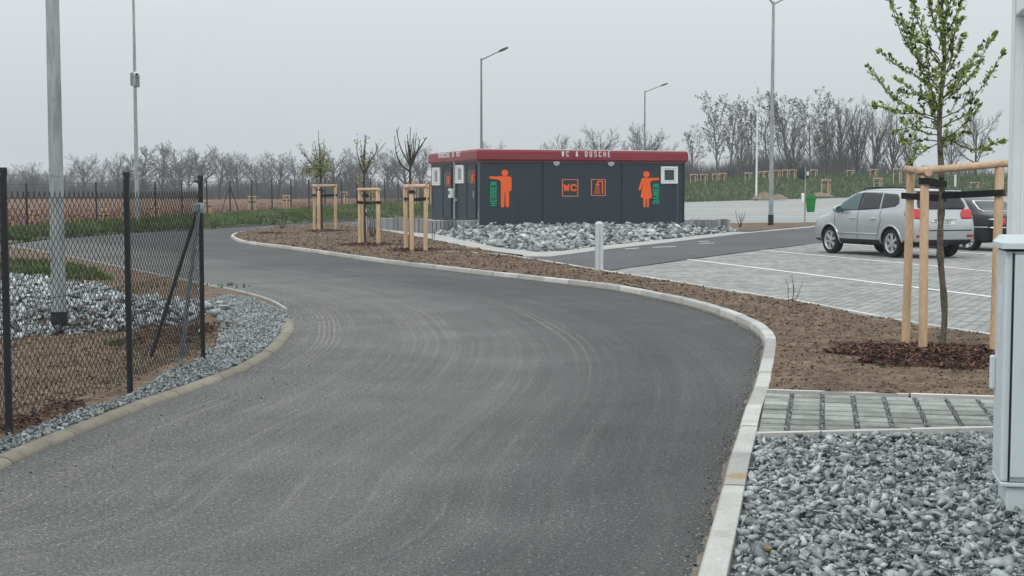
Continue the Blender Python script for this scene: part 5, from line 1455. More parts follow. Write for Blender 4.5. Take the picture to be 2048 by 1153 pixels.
TEMPL = {('broad', i): tree_template('broad', 20 + i) for i in range(4)}
TEMPL.update({('upright', i): tree_template('upright', 40 + i) for i in range(3)})
TEMPL.update({('poplar', i): tree_template('poplar', 60 + i) for i in range(3)})
TEMPL.update({('bushy', i): tree_template('bushy', 80 + i) for i in range(2)})
cnt = {}
def far_tree(kind, px, ytop, D, label, group, zbase=.7, wide=1.0, thin=False):
    i = cnt.get(kind, 0); cnt[kind] = i + 1
    n = sum(1 for k in TEMPL if k[0] == kind); tr, cr, lv = TEMPL[(kind, i % n)]
    ytop += rnd.uniform(-7, 6) if D > 255 else 0; base = Vector((X_of(px, D), D, zbase)); h = at_depth(px, ytop, D).z - zbase
    root = empty('bare_tree', base, label, 'tree', group, rnd.uniform(0, 6.28))
    s_ = (h * wide, h * wide, h)
    link('trunk', tr, None, root, scale=s_); link('crown', cr, None, root, scale=s_)
    if lv: link('catkins', lv, None, root, scale=s_)['kind'] = 'stuff'
WG = 'bare trees of the wood beyond the field'
for px, yt, D in ((-40, 318, 300), (20, 330, 310), (70, 326, 290), (165, 314, 280), (205, 318, 300), (240, 312, 290), (360, 296, 280), (402, 288, 270), (440, 289, 262), (478, 306, 280), (515, 310, 275), (556, 302, 270), (592, 308, 285), (632, 306, 275), (668, 300, 270), (700, 312, 290), (742, 292, 265), (775, 308, 280), (812, 300, 270), (845, 296, 275), (880, 300, 270),
                  (100, 338, 330), (130, 330, 320), (530, 322, 320), (610, 322, 325), (455, 318, 330), (380, 315, 330), (720, 318, 320), (790, 318, 320)):
    far_tree('broad', px, yt, D, 'bare grey tree in the wood beyond the reddish field', WG, .7, rnd.uniform(.95, 1.5))
for px, yt, D in ((284, 296, 262), (326, 291, 258), (262, 318, 270), (350, 318, 285)):
    far_tree('bushy', px, yt, D, 'dense dark twiggy tree in the wood beyond the field', 'dense dark trees of the wood beyond the field', .7, 1.15)
for px, yt, D in ((1118, 270, 250), (1197, 254, 235), (1282, 247, 225), (1310, 272, 240), (1240, 282, 260), (1160, 286, 270), (990, 284, 250)):
    far_tree('broad', px, yt, D, 'bare tree whose top shows above the burgundy roof', 'bare tree tops above the wash house roof', 1.0)
for px, yt, D, w in ((1386, 250, 226, 1.1), (1436, 186, 212, .95), (1462, 196, 214, .9), (1500, 198, 222, .7), (1536, 182, 214, .9), (1572, 184, 210, 1.0), (1622, 177, 208, 1.05), (1650, 192, 212, .9)):
    far_tree('poplar', px, yt, D, 'tall pale tree with tufted twig tips on the bank of the car park', 'tall tufted trees on the bank', 3.0, w)
for px, yt, D, w in ((1590, 232, 205, .9), (1676, 202, 212, .95), (1712, 200, 206, 1.0), (1742, 204, 212, .9), (1782, 214, 210, .9), (1815, 252, 230, 1.0), (1655, 236, 220, 1.0), (1480, 250, 226, .9)):
    far_tree('upright', px, yt, D, 'bare dark tree with steep branches on the bank of the car park', 'bare dark trees on the bank', 3.2, w)
far_tree('broad', 1948, 206, 190, 'bare round-topped tree on the green slope beyond the dark car', None, 3.4, .9)
far_tree('broad', 1900, 262, 260, 'small bare tree low on the green slope behind the leafy staked tree', None, 3.4, 1.0)
for px, yt, D, w in ((1770, 318, 225, 1.3), (1800, 312, 222, 1.3), (1730, 322, 230, 1.2), (1850, 330, 240, 1.2)):
    far_tree('bushy', px, yt, D, 'low dense bush under the bare trees on the bank', 'low bushes on the bank', 3.3, w)

# undergrowth of the woods: thin stems nobody could count
def thicket(name, px0, px1, d0, d1, n, h0, h1, zb, label, yfun=None):
    px = rng.uniform(px0, px1, n); D = rng.uniform(d0, d1, n); x = (px - 1024) / FPX * D
    h = rng.uniform(h0, h1, n) * (1 + .35 * np.sin(px * .021) * np.cos(px * .009)); a = rng.uniform(0, 6.28, n); lean = rng.normal(0, .16, (n, 2)) * h[:, None]; w = rng.uniform(.012, .05, n)
    c, s_ = np.cos(a), np.sin(a); Z = np.full(n, zb); st = rng.random(n) ** 1.5 * h * .45
    b = np.stack([x, D, Z + st - .1], 1); t = np.stack([x + lean[:, 0], D + lean[:, 1], Z + h], 1); m_ = (b + t) / 2 + rng.normal(0, .12, (n, 3))
    wv = np.stack([c * w, s_ * w, np.zeros(n)], 1); wv2 = np.stack([-s_ * w, c * w, np.zeros(n)], 1)
    V = np.stack([b - wv, b + wv, b + wv2 * 1.2, m_ - wv * .8, m_ + wv * .8, m_ + wv2, t], 1).reshape(-1, 3)
    F = np.array([(0, 1, 4), (0, 4, 3), (1, 2, 5), (1, 5, 4), (2, 0, 3), (2, 3, 5), (3, 4, 6), (4, 5, 6), (5, 3, 6)])
    me = np_mesh(name, V, (F[None] + (np.arange(n) * 7)[:, None, None]).reshape(-1, 3), M_thicket, True)
    tag(link(name, me), label, 'undergrowth', kind='stuff')
thicket('wood_undergrowth', -120, 960, 290, 350, 24000, 1.2, 5.2, .6, 'grey leafless undergrowth of the wood beyond the field')
thicket('bank_undergrowth', 1340, 1700, 205, 255, 9000, 1.2, 6.0, 3.0, 'grey leafless undergrowth behind the bank of the car park')
thicket('slope_undergrowth', 1690, 2100, 212, 270, 3000, 1.0, 4.0, 3.4, 'grey leafless undergrowth on the slope beyond the bank')
thicket('roof_undergrowth', 940, 1360, 250, 300, 4000, 1.5, 6.5, .8, 'grey leafless undergrowth behind the wash house')

# ------------------------------------------------------------------ stakes on the bank and in the field
BG = 'staked saplings along the top of the bank'
def small_guard(base, h, w, label, group, r=.05):
    b = Vector(base); guard([b + Vector((-w / 2, .1, 0)), b + Vector((w * .1, -w * .5, 0)), b + Vector((w / 2, .1, 0))], h, r, label, group, sides=6, lowstrap=.3)
for px, yt, yb in ((1388, 350, 372), (1408, 350, 371), (1432, 349, 370), (1446, 348, 369), (1497, 347, 366), (1524, 345, 365), (1535, 344, 364), (1554, 342, 361), (1572, 341, 360), (1586, 341, 359), (1628, 341, 357), (1701, 342, 361), (1747, 340, 361)):
    p = at_depth(px, yb, 183); t = at_depth(px, yt, 183); small_guard(p, t.z - p.z, .85, 'pale stakes of a sapling along the top of the bank', BG, .06)
for px, yt, yb, D, lab in ((1652, 361, 390, 168, 'pale stakes with a young shoot beside a soil heap at the foot of the bank'), (1756, 358, 375, 172, 'pale stakes of a sapling halfway up the bank behind the silver car'), (1795, 339, 366, 176, 'pale stakes of a sapling on the bank behind the car roof'), (1950, 366, 378, 176, 'small pale stakes on brown ground behind the dark car')):
    p = at_depth(px, yb, D); t = at_depth(px, yt, D); small_guard(p, t.z - p.z, 1.0, lab, None, .06)
p = at_depth(1655, 390, 168); MB().tube([Vector((0, 0, 0)), Vector((.05, 0, 1.4)), Vector((0, 0, 2.4))], [.04, .03, .02], 5).build('shoot', M_twig_l, tag(link('sapling', None, loc=p), 'thin sapling between pale stakes at the foot of the bank', 'tree'))
FG = 'staked saplings behind the field fence'
for px, yt, yb, D in ((413, 404, 431, 88), (504, 395, 420, 96), (573, 393, 417, 104), (688, 386, 415, 108), (745, 386, 408, 116), (830, 362, 408, 112), (856, 364, 408, 116), (68, 419, 445, 76), (207, 421, 442, 80), (310, 408, 432, 84)):
    p = at_depth(px, yb, D); p.z = max(p.z, .3); t = at_depth(px, yt, D); small_guard(p, t.z - p.z, .45, 'pale stakes with dark strap standing in the field behind the wire fence', FG, .045)

# ------------------------------------------------------------------ small things
b = G(1198, 542, ZI)
rt = empty('marker_post', b, 'square pale grey marker post at the edge of the paved bays', 'bollard', rz=.12)
m = MB(); w = .075
m.add([(-w, -w, -.1), (w, -w, -.1), (w, w, -.1), (-w, w, -.1), (-w, -w, .98), (w, -w, .98), (w, w, .98), (-w, w, .98), (-w * .55, -w * .6, 1.025), (w * .55, -w * .6, 1.025), (w * .55, w * .6, 1.025), (-w * .55, w * .6, 1.025)],
      [(0, 1, 5, 4), (1, 2, 6, 5), (2, 3, 7, 6), (3, 0, 4, 7), (4, 5, 9, 8), (5, 6, 10, 9), (6, 7, 11, 10), (7, 4, 8, 11), (8, 9, 10, 11)])
m.build('shaft', M_bollard, rt)
MB().box((-.004, -w - .004, -.05), (.004, -w, .97)).build('groove', M_galv_d, rt)
MB().box((w, -.03, .70), (w + .014, .03, .80), bev=.004).build('reflector', M_redrefl, rt)
b = G(730, 486, ZI); b.y += 5.5; b.x = X_of(729.5, b.y)
rt = empty('white_post', b, 'slim white post with dark band behind the staked tree', 'post')
MB().box((-.07, -.05, -.1), (.07, .05, 1.05), bev=.02).build('shaft', M_white, rt); MB().box((-.071, -.051, .78), (.071, .051, .92)).build('band', M_ink, rt)
b = G(1604.5, 398, .6); b = Vector((X_of(1604.5, 150), 150, .62))
rt = empty('white_post', b, 'slim white post at the foot of the bank beside the round sign', 'post'); MB().box((-.14, -.1, -.2), (.14, .1, 1.15), bev=.03).build('shaft', M_white, rt)
b = Vector((X_of(1908, 178), 178, 1.5)); rt = empty('white_post', b, 'small white post on the slope beyond the dark car', 'post'); MB().box((-.12, -.1, -.2), (.12, .1, 2.6), bev=.03).build('shaft', M_white, rt)
# round sign on a post, litter bin
b = G(1609.5, 448, ZI); sg = empty('road_sign', b, 'round traffic sign seen from behind on a thin steel post', 'sign'); zt = at_depth(1609, 335, b.y).z - b.z
MB().tube([(0, 0, -.2), (0, 0, zt)], .038, 10).build('post', M_galv, sg, True)
zc = at_depth(1605, 347, b.y).z - b.z
disc = MB().lathe([(0, .0), (.33, .0), (.345, .012), (.33, .022), (0, .022)], 28, Matrix.Translation((-.10, .06, zc)) @ Matrix.Rotation(-math.pi / 2, 4, 'X')).build('disc', M_sign, sg, True)
MB().box((.08, -.012 + .05, zc - .12), (.19, .058, zc + .10)).build('sticker', M_white, sg)
for dz in (-.15, .15): MB().box((-.06, -.05, zc + dz - .015), (.06, .06, zc + dz + .015)).build('clamp', M_galv_d, sg)
bn = empty('litter_bin', b + Vector((.30, -.02, .62)), 'green plastic litter bin hung on the sign post', 'bin')
bb = MB(); secs = [(0, .17, .13), (.05, .20, .15), (.55, .25, .19), (.72, .27, .20)]; vs = []; fs = []
for z, rx, ry in secs:
    for k in range(16):
        a = 2 * math.pi * k / 16; ca, sa_ = math.cos(a), math.sin(a); vs.append((rx * abs(ca) ** .6 * (1 if ca > 0 else -1), ry * abs(sa_) ** .6 * (1 if sa_ > 0 else -1), z))
for i in range(3):
    for k in range(16): fs.append((i * 16 + k, i * 16 + (k + 1) % 16, i * 16 + 16 + (k + 1) % 16, i * 16 + 16 + k))
fs.append(tuple(range(15, -1, -1)))
bb.add(vs, fs).build('bucket', M_bin, bn, True)
MB().lathe([(.29, .70), (.29, .76), (.27, .77), (.26, .70)], 16).build('rim', M_bin, bn, True)
m = MB(); hs = []
for i in range(9):
    a = math.pi * i / 8; hs.append((.02 + .25 * math.cos(a), .75 + .20 * math.sin(a)))
vs = [(x, -.19, z) for x, z in hs] + [(x, .19, z) for x, z in hs]; fs = [(i, i + 1, i + 10, i + 9) for i in range(5)] + [tuple(range(9)), ]
m.add(vs, fs).build('hood', M_bin, bn, True); MB().box((-.16, -.17, .70), (.24, .17, .80)).build('opening', M_ink, bn)
# soil heaps at the bank
def heap(px, py, D, rx, ry, h, label, seed):
    b = at_depth(px, py, D); m = MB(); vs = []; fs = []; nr, na = 7, 26
    for i in range(nr + 1):
        t = i / nr
        for k in range(na):
            a = 2 * math.pi * k / na; nz_ = 1 + .25 * noise.noise(Vector((math.cos(a) * 1.5, math.sin(a) * 1.5, seed + t)))
            z = h * (1 - t) ** .8 * (1 + .35 * noise.noise(Vector((math.cos(a) * 2 * t * 3, math.sin(a) * 2 * t * 3, seed * 2.0)))); vs.append((rx * t * nz_ * math.cos(a), ry * t * nz_ * math.sin(a), z - .15 * t))
    for i in range(nr):
        for k in range(na): fs.append((i * na + k, i * na + (k + 1) % na, (i + 1) * na + (k + 1) % na, (i + 1) * na + k))
    o = m.add(vs, fs).build('soil_heap', M_dirt, None, False, loc=b); tag(o, label, 'soil heap')
heap(1528, 396, 163, 1.5, 1.2, .75, 'pale brown soil heap beside the pale lamp mast at the bank', 1)
heap(1556, 396, 163, 1.3, 1.0, .5, 'low soil heap half hidden behind the lamp mast with black foot', 2)
heap(1640, 391, 166, 1.6, 1.0, .4, 'flat brown soil heap at the feet of staked sapling', 3)
# bare shrubs
def shrub(px, py, h, n, label, seed, spread=.35, z=ZI, mat=None):
    r = random.Random(seed); b = G(px, py, z); out = []; P = [dict(seg=6, wob=.09, up=.10, taper=.4), dict(seg=3, wob=.12, up=.1, taper=.5, n=2, t0=.3, t1=.9, ang=.5, len=.35, rad=.7)]
    for i in range(n):
        a = i * 2.4; d = Vector((math.cos(a) * spread, math.sin(a) * spread, 1)).normalized(); branch_lines(r, Vector((math.cos(a) * .03, math.sin(a) * .03, -.03)), d, h * r.uniform(.7, 1.05), .006 * max(1, b.y / 20), 0, P, out)
    root = empty('shrub', b, label, 'shrub'); link('stems', lines_mesh(out, 'stems', (5, 4), M_bark_d), None, root)
    m = MB().lathe([(0, .02), (.06, .012), (.10, -.02)], 8); m.build('root_collar', M_clod, root)
shrub(1583, 606, .50, 4, 'small bare shrub with thin stems by the edging of the bays', 1, .3)
shrub(745, 476, .9, 9, 'bare twiggy shrub between the staked trees', 2, .4)
shrub(565, 458, .9, 7, 'small bare shrub at the far tip of the planting island', 3, .5)
shrub(1480, 457, 1.0, 4, 'thin bare shrub on the soil island beside the lamp mast', 4, .15)
shrub(866, 478, .8, 2, 'single thin bare stem beside the concrete path', 6, .1)
# loose timber slat on the soil
p, q = G(932, 497.5, ZI + .02), G(956, 496.8, ZI + .02)
o = MB().prism([p + Vector((0, -.05, 0)), q + Vector((0, -.05, 0)), q + Vector((0, .05, 0)), p + Vector((0, .05, 0))], (0, 0, .03)).build('timber_slat', M_wood)
tag(o, 'pale timber slat lying on the soil beside the concrete path', 'timber')

# ------------------------------------------------------------------ cabinet and white container on the right
CA = R(-12.0); cx_, cy_ = Vector((math.cos(CA), math.sin(CA), 0)), Vector((-math.sin(CA), math.cos(CA), 0))
cb0 = G(1999.5, 1016, ZI)                                 # front lower corner towards the kerb
cab = empty('utility_cabinet', cb0, 'light grey plastic distribution cabinet standing in the gravel', 'cabinet', rz=CA)
WD, DP = 1.12, .34
zc1 = at_depth(2008, 498, cb0.y).z - ZI; zc2 = at_depth(2008, 477, cb0.y).z - ZI; zp = at_depth(2000, 974, cb0.y).z - ZI
MB().box((.03, .02, -.3), (WD - .03, DP - .02, zp - .004), bev=.012).build('plinth', M_cab, cab)
MB().box((.0, .0, zp), (WD, DP, zp + .022), bev=.006).build('plinth_rim', M_cab, cab)
MB().box((.0, .012, zp + .024), (WD, DP, zc1 - .012), bev=.012).build('body', M_cab, cab)
gx = .045
for a, b_ in ((gx, WD / 2 - .004), (WD / 2 + .004, WD - .03)):
    d_ = MB().box((a, -.006, zp + .05), (b_, .013, zc1 - .03), bev=.006).build('door', M_cab, cab)
MB().box((gx - .010, -.001, zp + .03), (gx - .002, .014, zc1 - .02)).build('door_gap', M_cabd, cab)
MB().box((-.0015, .06, zp + .1), (.0, DP - .05, zc1 - .06)).build('side_panel', M_cab, cab)
MB().box((.006, .018, zc1 - .014), (WD - .006, DP - .006, zc1 + .004)).build('roof_gap', M_cabd, cab)
m = MB()
m.add([(-.02, -.025, zc1), (WD + .02, -.025, zc1), (WD + .02, DP + .02, zc1), (-.02, DP + .02, zc1), (-.02, -.025, zc2 - .025), (WD + .02, -.025, zc2 - .025), (WD + .02, DP + .02, zc2 - .025), (-.02, DP + .02, zc2 - .025),
       (.01, .005, zc2), (WD - .01, .005, zc2), (WD - .01, DP - .01, zc2 + .01), (.01, DP - .01, zc2 + .01)],
      [(3, 2, 1, 0), (0, 1, 5, 4), (1, 2, 6, 5), (2, 3, 7, 6), (3, 0, 4, 7), (4, 5, 9, 8), (5, 6, 10, 9), (6, 7, 11, 10), (7, 4, 8, 11), (8, 9, 10, 11)])
m.build('cap', M_cab, cab)
zh0, zh1 = at_depth(1976, 775, cb0.y + DP).z - ZI, at_depth(1976, 708, cb0.y + DP).z - ZI
MB().box((-.030, DP - .075, zh0), (.0, DP - .035, zh1), bev=.010).build('side_latch', M_cab, cab)
MB().box((.12, -.03, .62), (.16, -.004, .80), bev=.008).build('handle', M_cabd, cab)
M_resid = material('label_residue', (.64, .685, .70), .7, .12, 20)
MB().box((-.003, .10, zc1 - .34), (-.0012, .22, zc1 - .20)).build('label_residue', M_resid, cab); MB().box((-.0035, .17, zp + .45), (-.0012, .178, zp + .85)).build('mould_line', M_resid, cab)
# white container: its near long wall runs past the camera on the right
cn0 = Vector((X_of(2013, 9.6), 9.6, ZI)); cn = empty('white_container', cn0, 'white steel container with corrugated wall standing behind the grey cabinet', 'container', rz=CA)
hz = at_depth(2013, -10, 9.6).z - ZI; hr = at_depth(2013, 38, 9.6).z - ZI; CLEN = 5.0
MB().box((0, -.0, -.05), (.14, -.16, hz), bev=.01).build('corner_post', M_cont, cn)
MB().box((.0, -CLEN, -.05), (.14, -CLEN + .16, hz - .002), bev=.01).build('corner_post', M_cont, cn)
MB().box((0.004, -CLEN + .16, hr), (.13, -.16, hz - .003), bev=.01).build('top_rail', M_cont, cn)
MB().box((.004, -CLEN + .16, -.05), (.13, -.16, .12), bev=.01).build('bottom_rail', M_cont, cn)
MB().box((.14, -CLEN, -.04), (2.4, -.0, hz - .02)).build('shell', M_cont, cn)
m = MB(); y = -CLEN + .16; xs = []
while y < -.16:
    xs += [(.06, y), (.06, min(y + .075, -.16)), (.105, min(y + .11, -.16)), (.105, min(y + .185, -.16))]; y += .22
xs.append((.06, -.16))
vs = [(x, yy, .10) for x, yy in xs] + [(x, yy, hr + .01) for x, yy in xs]; n = len(xs)
m.add(vs, [(i, i + 1, n + i + 1, n + i) for i in range(n - 1)]).build('corrugated_wall', M_cont, cn)

# ------------------------------------------------------------------ cars
def car(name, loc, rz, st, belt, label, paint, wb, wr, track, parts):
    """st: stations (x, half width, z bottom, z top); x forward, z up, origin on the ground between the axles"""
    root = empty(name, loc, label, 'car', rz=rz)
    rings = []
    for x, W, zb, zt in st:
        bl_ = belt(x); hi = zt - bl_
        f = min(max((hi - .0) / .22, 0), 1)
        yr = .94 * W - max(hi, 0) * parts.get('tumble', .36)
        A = [(0, zb), (.6 * W, zb), (.93 * W, zb + .03), (.985 * W, zb + .14), (W, min(.68, zb + .6 * (zt - zb))), (.995 * W, bl_ - .2), (.97 * W, bl_ - .05), (.945 * W, bl_), (yr + .03, zt - .10), (yr - .05, zt - .025), (yr * .55, zt), (0, zt + .015)]
        B = [(y * W, zb + (zt - zb) * z) for y, z in ((0, 0), (.6, 0), (.93, .05), (.985, .2), (1, .5), (.99, .7), (.965, .85), (.93, .92), (.87, .96), (.78, .985), (.5, 1.0), (0, 1.01))]
        ring_ = [(a[0] * f + b[0] * (1 - f), a[1] * f + b[1] * (1 - f)) for a, b in zip(A, B)]
        rings.append([(x, y, z) for y, z in ring_] + [(x, -y, z) for y, z in reversed(ring_[1:-1])])
    n = len(rings[0]); m = MB(); fs = []
    for i in range(len(rings) - 1):
        for j in range(n): fs.append((i * n + j, i * n + (j + 1) % n, (i + 1) * n + (j + 1) % n, (i + 1) * n + j))
    fs += [tuple(range(n)), tuple((len(rings) - 1) * n + j for j in reversed(range(n)))]
    m.add([p for r_ in rings for p in r_], fs)
    me = m.mesh('body', True)
    tmp = bpy.data.objects.new('tmp', me); COL.objects.link(tmp)
    sb = tmp.modifiers.new('s', 'SUBSURF'); sb.levels = 2; sb.render_levels = 2
    cut = MB()
    for ax in (-wb / 2, wb / 2):
        for sy in (-1, 1):
            cut.lathe([(0, -.28), (wr + .055, -.28), (wr + .055, .3), (0, .3)], 32, Matrix.Translation((ax, sy * (track / 2 + .06), wr)) @ Matrix.Rotation(math.pi / 2, 4, 'X'))
    cme = cut.mesh('cut'); co_ = bpy.data.objects.new('cut', cme); COL.objects.link(co_)
    bo = tmp.modifiers.new('b', 'BOOLEAN'); bo.operation = 'DIFFERENCE'; bo.object = co_; bo.solver = 'EXACT'
    dg = bpy.context.evaluated_depsgraph_get(); dg.update()
    bme = bpy.data.meshes.new_from_object(tmp.evaluated_get(dg)); bme.name = 'body'
    sb2 = tmp.modifiers['b']; tmp.modifiers.remove(sb2); dg.update()
    sme = bpy.data.meshes.new_from_object(tmp.evaluated_get(dg))
    bpy.data.objects.remove(tmp); bpy.data.objects.remove(co_)
    bvh = BVHTree.FromPolygons([v.co.copy() for v in sme.vertices], [tuple(p.vertices) for p in sme.polygons])
    bme.materials.clear(); bme.materials.append(paint); bme.materials.append(M_clad)
    for p in bme.polygons:
        p.use_smooth = True
        c = p.center
        arch = any(abs(math.hypot(c.x - ax, c.z - wr) - (wr + .055)) < .012 and abs(p.normal.y) < .6 for ax in (-wb / 2, wb / 2)) or (abs(c.y) < track / 2 - .15 and c.z < 2 * wr and abs(p.normal.y) > .95 and abs(c.y) > .3 and any(abs(c.x - ax) < wr + .06 for ax in (-wb / 2, wb / 2)))
        p.material_index = 1 if (c.z < parts.get('clad', .40) or arch) else 0
    try: bme.set_sharp_from_angle(angle=R(38))
    except Exception: pass
    link('body', bme, None, root)
    def patch(poly, axis, pname, mat, sgn=1, off=.006, res=.05, parent=None, curve=True):
        """poly in (x, z) for axis 'y' or (y, z) for axis 'x'; laid on the body skin"""
        bm = bmesh.new(); vs = [bm.verts.new((a, b, 0)) for a, b in poly]
        for t in tessellate_polygon([[Vector((a, b, 0)) for a, b in poly]]): bm.faces.new([vs[i] for i in t])
        for ax in (0, 1):
            lo, hi = min(p[ax] for p in poly), max(p[ax] for p in poly); c = lo + res
            while c < hi:
                no = Vector((1, 0, 0)) if ax == 0 else Vector((0, 1, 0)); bmesh.ops.bisect_plane(bm, geom=bm.verts[:] + bm.edges[:] + bm.faces[:], dist=1e-5, plane_co=no * c, plane_no=no); c += res
        bmesh.ops.triangulate(bm, faces=bm.faces[:])
        for v in bm.verts:
            a, b = v.co.x, v.co.y
            o_, d = (Vector((a, sgn * 3, b)), Vector((0, -sgn, 0))) if axis == 'y' else (Vector((-sgn * 5, a, b)), Vector((sgn, 0, 0)))
            h, nr, _, _ = bvh.ray_cast(o_, d)
            if h is None: h, nr, _, _ = bvh.find_nearest(Vector((a, sgn * .9, b)) if axis == 'y' else Vector((-sgn * 2.3, a, b)))
            if nr.dot(d) > 0: nr = -nr
            v.co = h + nr * off
        bmesh.ops.recalc_face_normals(bm, faces=bm.faces[:])
        me_ = bpy.data.meshes.new(pname); bm.to_mesh(me_); bm.free()
        me_.polygons.foreach_set('use_smooth', [True] * len(me_.polygons))
        o_ = link(pname, me_, mat, parent or root); so = o_.modifiers.new('thick', 'SOLIDIFY'); so.thickness = .006; so.offset = 0; return o_
    for poly, axis, pname, mat, off in parts['patches']:
        if axis == 'y':
            for sgn in (1, -1): patch(poly, 'y', pname, mat, sgn, off)
        elif axis == 'x2':
            for s_ in (1, -1): patch([(a * s_, b) for a, b in poly], 'x', pname, mat, 1, off)
        elif axis == 'f2':
            for s_ in (1, -1): patch([(a * s_, b) for a, b in poly], 'x', pname, mat, -1, off)
        elif axis == 'f': patch(poly, 'x', pname, mat, -1, off)
        else: patch(poly, 'x', pname, mat, 1, off)
    tw = .235
    for ax in (-wb / 2, wb / 2):
        for sy in (-1, 1):
            ap = []
            for k in range(15):
                a_ = R(-8 + 196 * k / 14.0); rr_ = wr + .075; q = Vector((ax + rr_ * math.cos(a_), 0, wr + rr_ * math.sin(a_)))
                h_, n_, _, _ = bvh.ray_cast(Vector((q.x, sy * 3, q.z)), Vector((0, -sy, 0)))
                if h_ is not None: ap.append(h_ + Vector((0, sy * .002, 0)))
            if len(ap) > 3: MB().tube(ap, .024, 8).build('wheel_arch', paint, root, True)
    tme = MB().lathe([(wr * .66, -tw / 2 + .02), (wr * .80, -tw / 2), (wr * .95, -tw / 2 + .012), (wr, -tw / 2 + .05), (wr, tw / 2 - .05), (wr * .95, tw / 2 - .012), (wr * .80, tw / 2), (wr * .66, tw / 2 - .02)], 36).mesh('tyre', True)
    rm = MB().lathe([(wr * .66, -.06), (wr * .69, tw / 2 - .012), (wr * .64, tw / 2 - .02), (wr * .60, tw / 2 - .05), (wr * .56, .0)], 36)
    rm.lathe([(.0, tw / 2 - .025), (.05, tw / 2 - .03), (.065, tw / 2 - .05), (.06, 0)], 20)
    for k in range(parts.get('spokes', 6)):
        a = 2 * math.pi * k / parts.get('spokes', 6); Mx = Matrix.Rotation(a, 4, 'Z')
        rm.add([Mx @ Vector(v) for v in ((.04, -.030, tw / 2 - .05), (.04, .030, tw / 2 - .05), (wr * .62, .048, tw / 2 - .055), (wr * .62, -.048, tw / 2 - .055), (.04, -.022, tw / 2 - .026), (.04, .022, tw / 2 - .026), (wr * .62, .036, tw / 2 - .03), (wr * .62, -.036, tw / 2 - .03))], [(0, 3, 2, 1), (4, 5, 6, 7), (0, 1, 5, 4), (1, 2, 6, 5), (2, 3, 7, 6), (3, 0, 4, 7)])
    rme = rm.mesh('rim', False)
    dme = MB().lathe([(0, .0), (wr * .63, .0), (wr * .63, -.02), (0, -.02)], 24).mesh('brake_disc')
    for ax in (-wb / 2, wb / 2):
        for sy in (-1, 1):
            rot = (-math.pi / 2 if sy > 0 else math.pi / 2, 0, 0)
            w_ = link('wheel', None, None, root, loc=(ax, sy * track / 2, wr), rot=rot)
            link('tyre', tme, M_tyre, w_); link('rim', rme, M_rim, w_, rot=(0, 0, rnd.random())); link('brake_disc', dme, M_clad, w_)
    for fn in parts.get('extra', []): fn(root, patch)
    return root

st_suv = [(-2.33, .66, .47, .70), (-2.315, .82, .38, .84), (-2.27, .895, .35, .98), (-2.20, .925, .33, 1.12), (-2.12, .935, .32, 1.31), (-2.03, .94, .31, 1.50), (-1.93, .945, .31, 1.645), (-1.74, .945, .30, 1.70), (-1.40, .945, .28, 1.725),
          (-.70, .945, .26, 1.735), (-.05, .945, .26, 1.73), (.32, .945, .26, 1.705), (.62, .945, .26, 1.63), (.92, .945, .26, 1.47), (1.20, .945, .26, 1.29), (1.42, .945, .26, 1.15), (1.62, .94, .27, 1.10), (1.95, .925, .28, 1.04), (2.15, .88, .30, .96), (2.27, .78, .33, .84), (2.33, .62, .40, .70)]
def suv_extra(root, patch):
    for s_ in (1, -1):
        MB().tube([(-1.55, s_ * .60, 1.70), (-1.45, s_ * .61, 1.745), (-.6, s_ * .62, 1.768), (.15, s_ * .61, 1.75), (.28, s_ * .60, 1.71)], .018, 8).build('roof_rail', M_clad, root, True)
        mm = MB(); P_ = [(0, .11, .085), (.03, .125, .10), (.11, .12, .095), (.17, .05, .05)]
        vs = []; fs = []
        for x, hw, hh in P_:
            for k in range(12):
                a = 2 * math.pi * k / 12; vs.append((.78 + x, s_ * (1.03 + hw * math.cos(a)), 1.19 + hh * math.sin(a)))
        for i in range(3):
            for k in range(12): fs.append((i * 12 + k, i * 12 + (k + 1) % 12, i * 12 + 12 + (k + 1) % 12, i * 12 + 12 + k))
        fs += [tuple(range(12)), tuple(36 + k for k in reversed(range(12)))]
        mr_ = mm.add(vs, fs).build('mirror', M_car, root, True)
        MB().lathe([(0, 0), (.085, 0), (.09, -.006)], 14, Matrix.Translation((.776, s_ * 1.03, 1.19)) @ Matrix.Rotation(math.pi / 2, 4, 'Y')).build('mirror_glass', M_cglass2, mr_)
        MB().box((.80, min(s_ * .86, s_ * .99), 1.12), (.88, max(s_ * .86, s_ * .99), 1.16)).build('mirror_foot', M_clad, mr_)
        for hx in (.30, -.62):
            MB().box((hx - .11, min(s_ * .925, s_ * .985), .955), (hx + .11, max(s_ * .925, s_ * .985), .99), bev=.012).build('door_handle', M_chrome, root)
    MB().tube([(-2.22, -.62, .30), (-2.36, -.62, .31)], .045, 12).build('exhaust', M_chrome, root, True)
    pl = MB().box((-2.325, -.27, .835), (-2.30, .27, .955), bev=.006).build('number_plate', M_plate, root)
    O = Vector((-2.327, .235, .86)); du = Vector((0, -.038, 0)); dv = Vector((0, 0, .072))
    for ch in 'P -528 7'.replace(' ', ''):
        glyph(ch, O, du, dv, .010, Vector((-1, 0, 0)), .003).build('plate_letter', M_ink, pl); O = O + du * 1.75
    MB().box((-2.345, -.30, .96), (-2.27, .30, .985), bev=.008).build('plate_trim', M_chrome, root)
    MB().box((-2.14, -.58, 1.655), (-1.80, .58, 1.685), bev=.012).build('roof_spoiler', M_car, root)
    MB().box((-2.325, -.05, .30), (-2.25, .05, .44), bev=.01).build('tow_cover', M_clad, root)
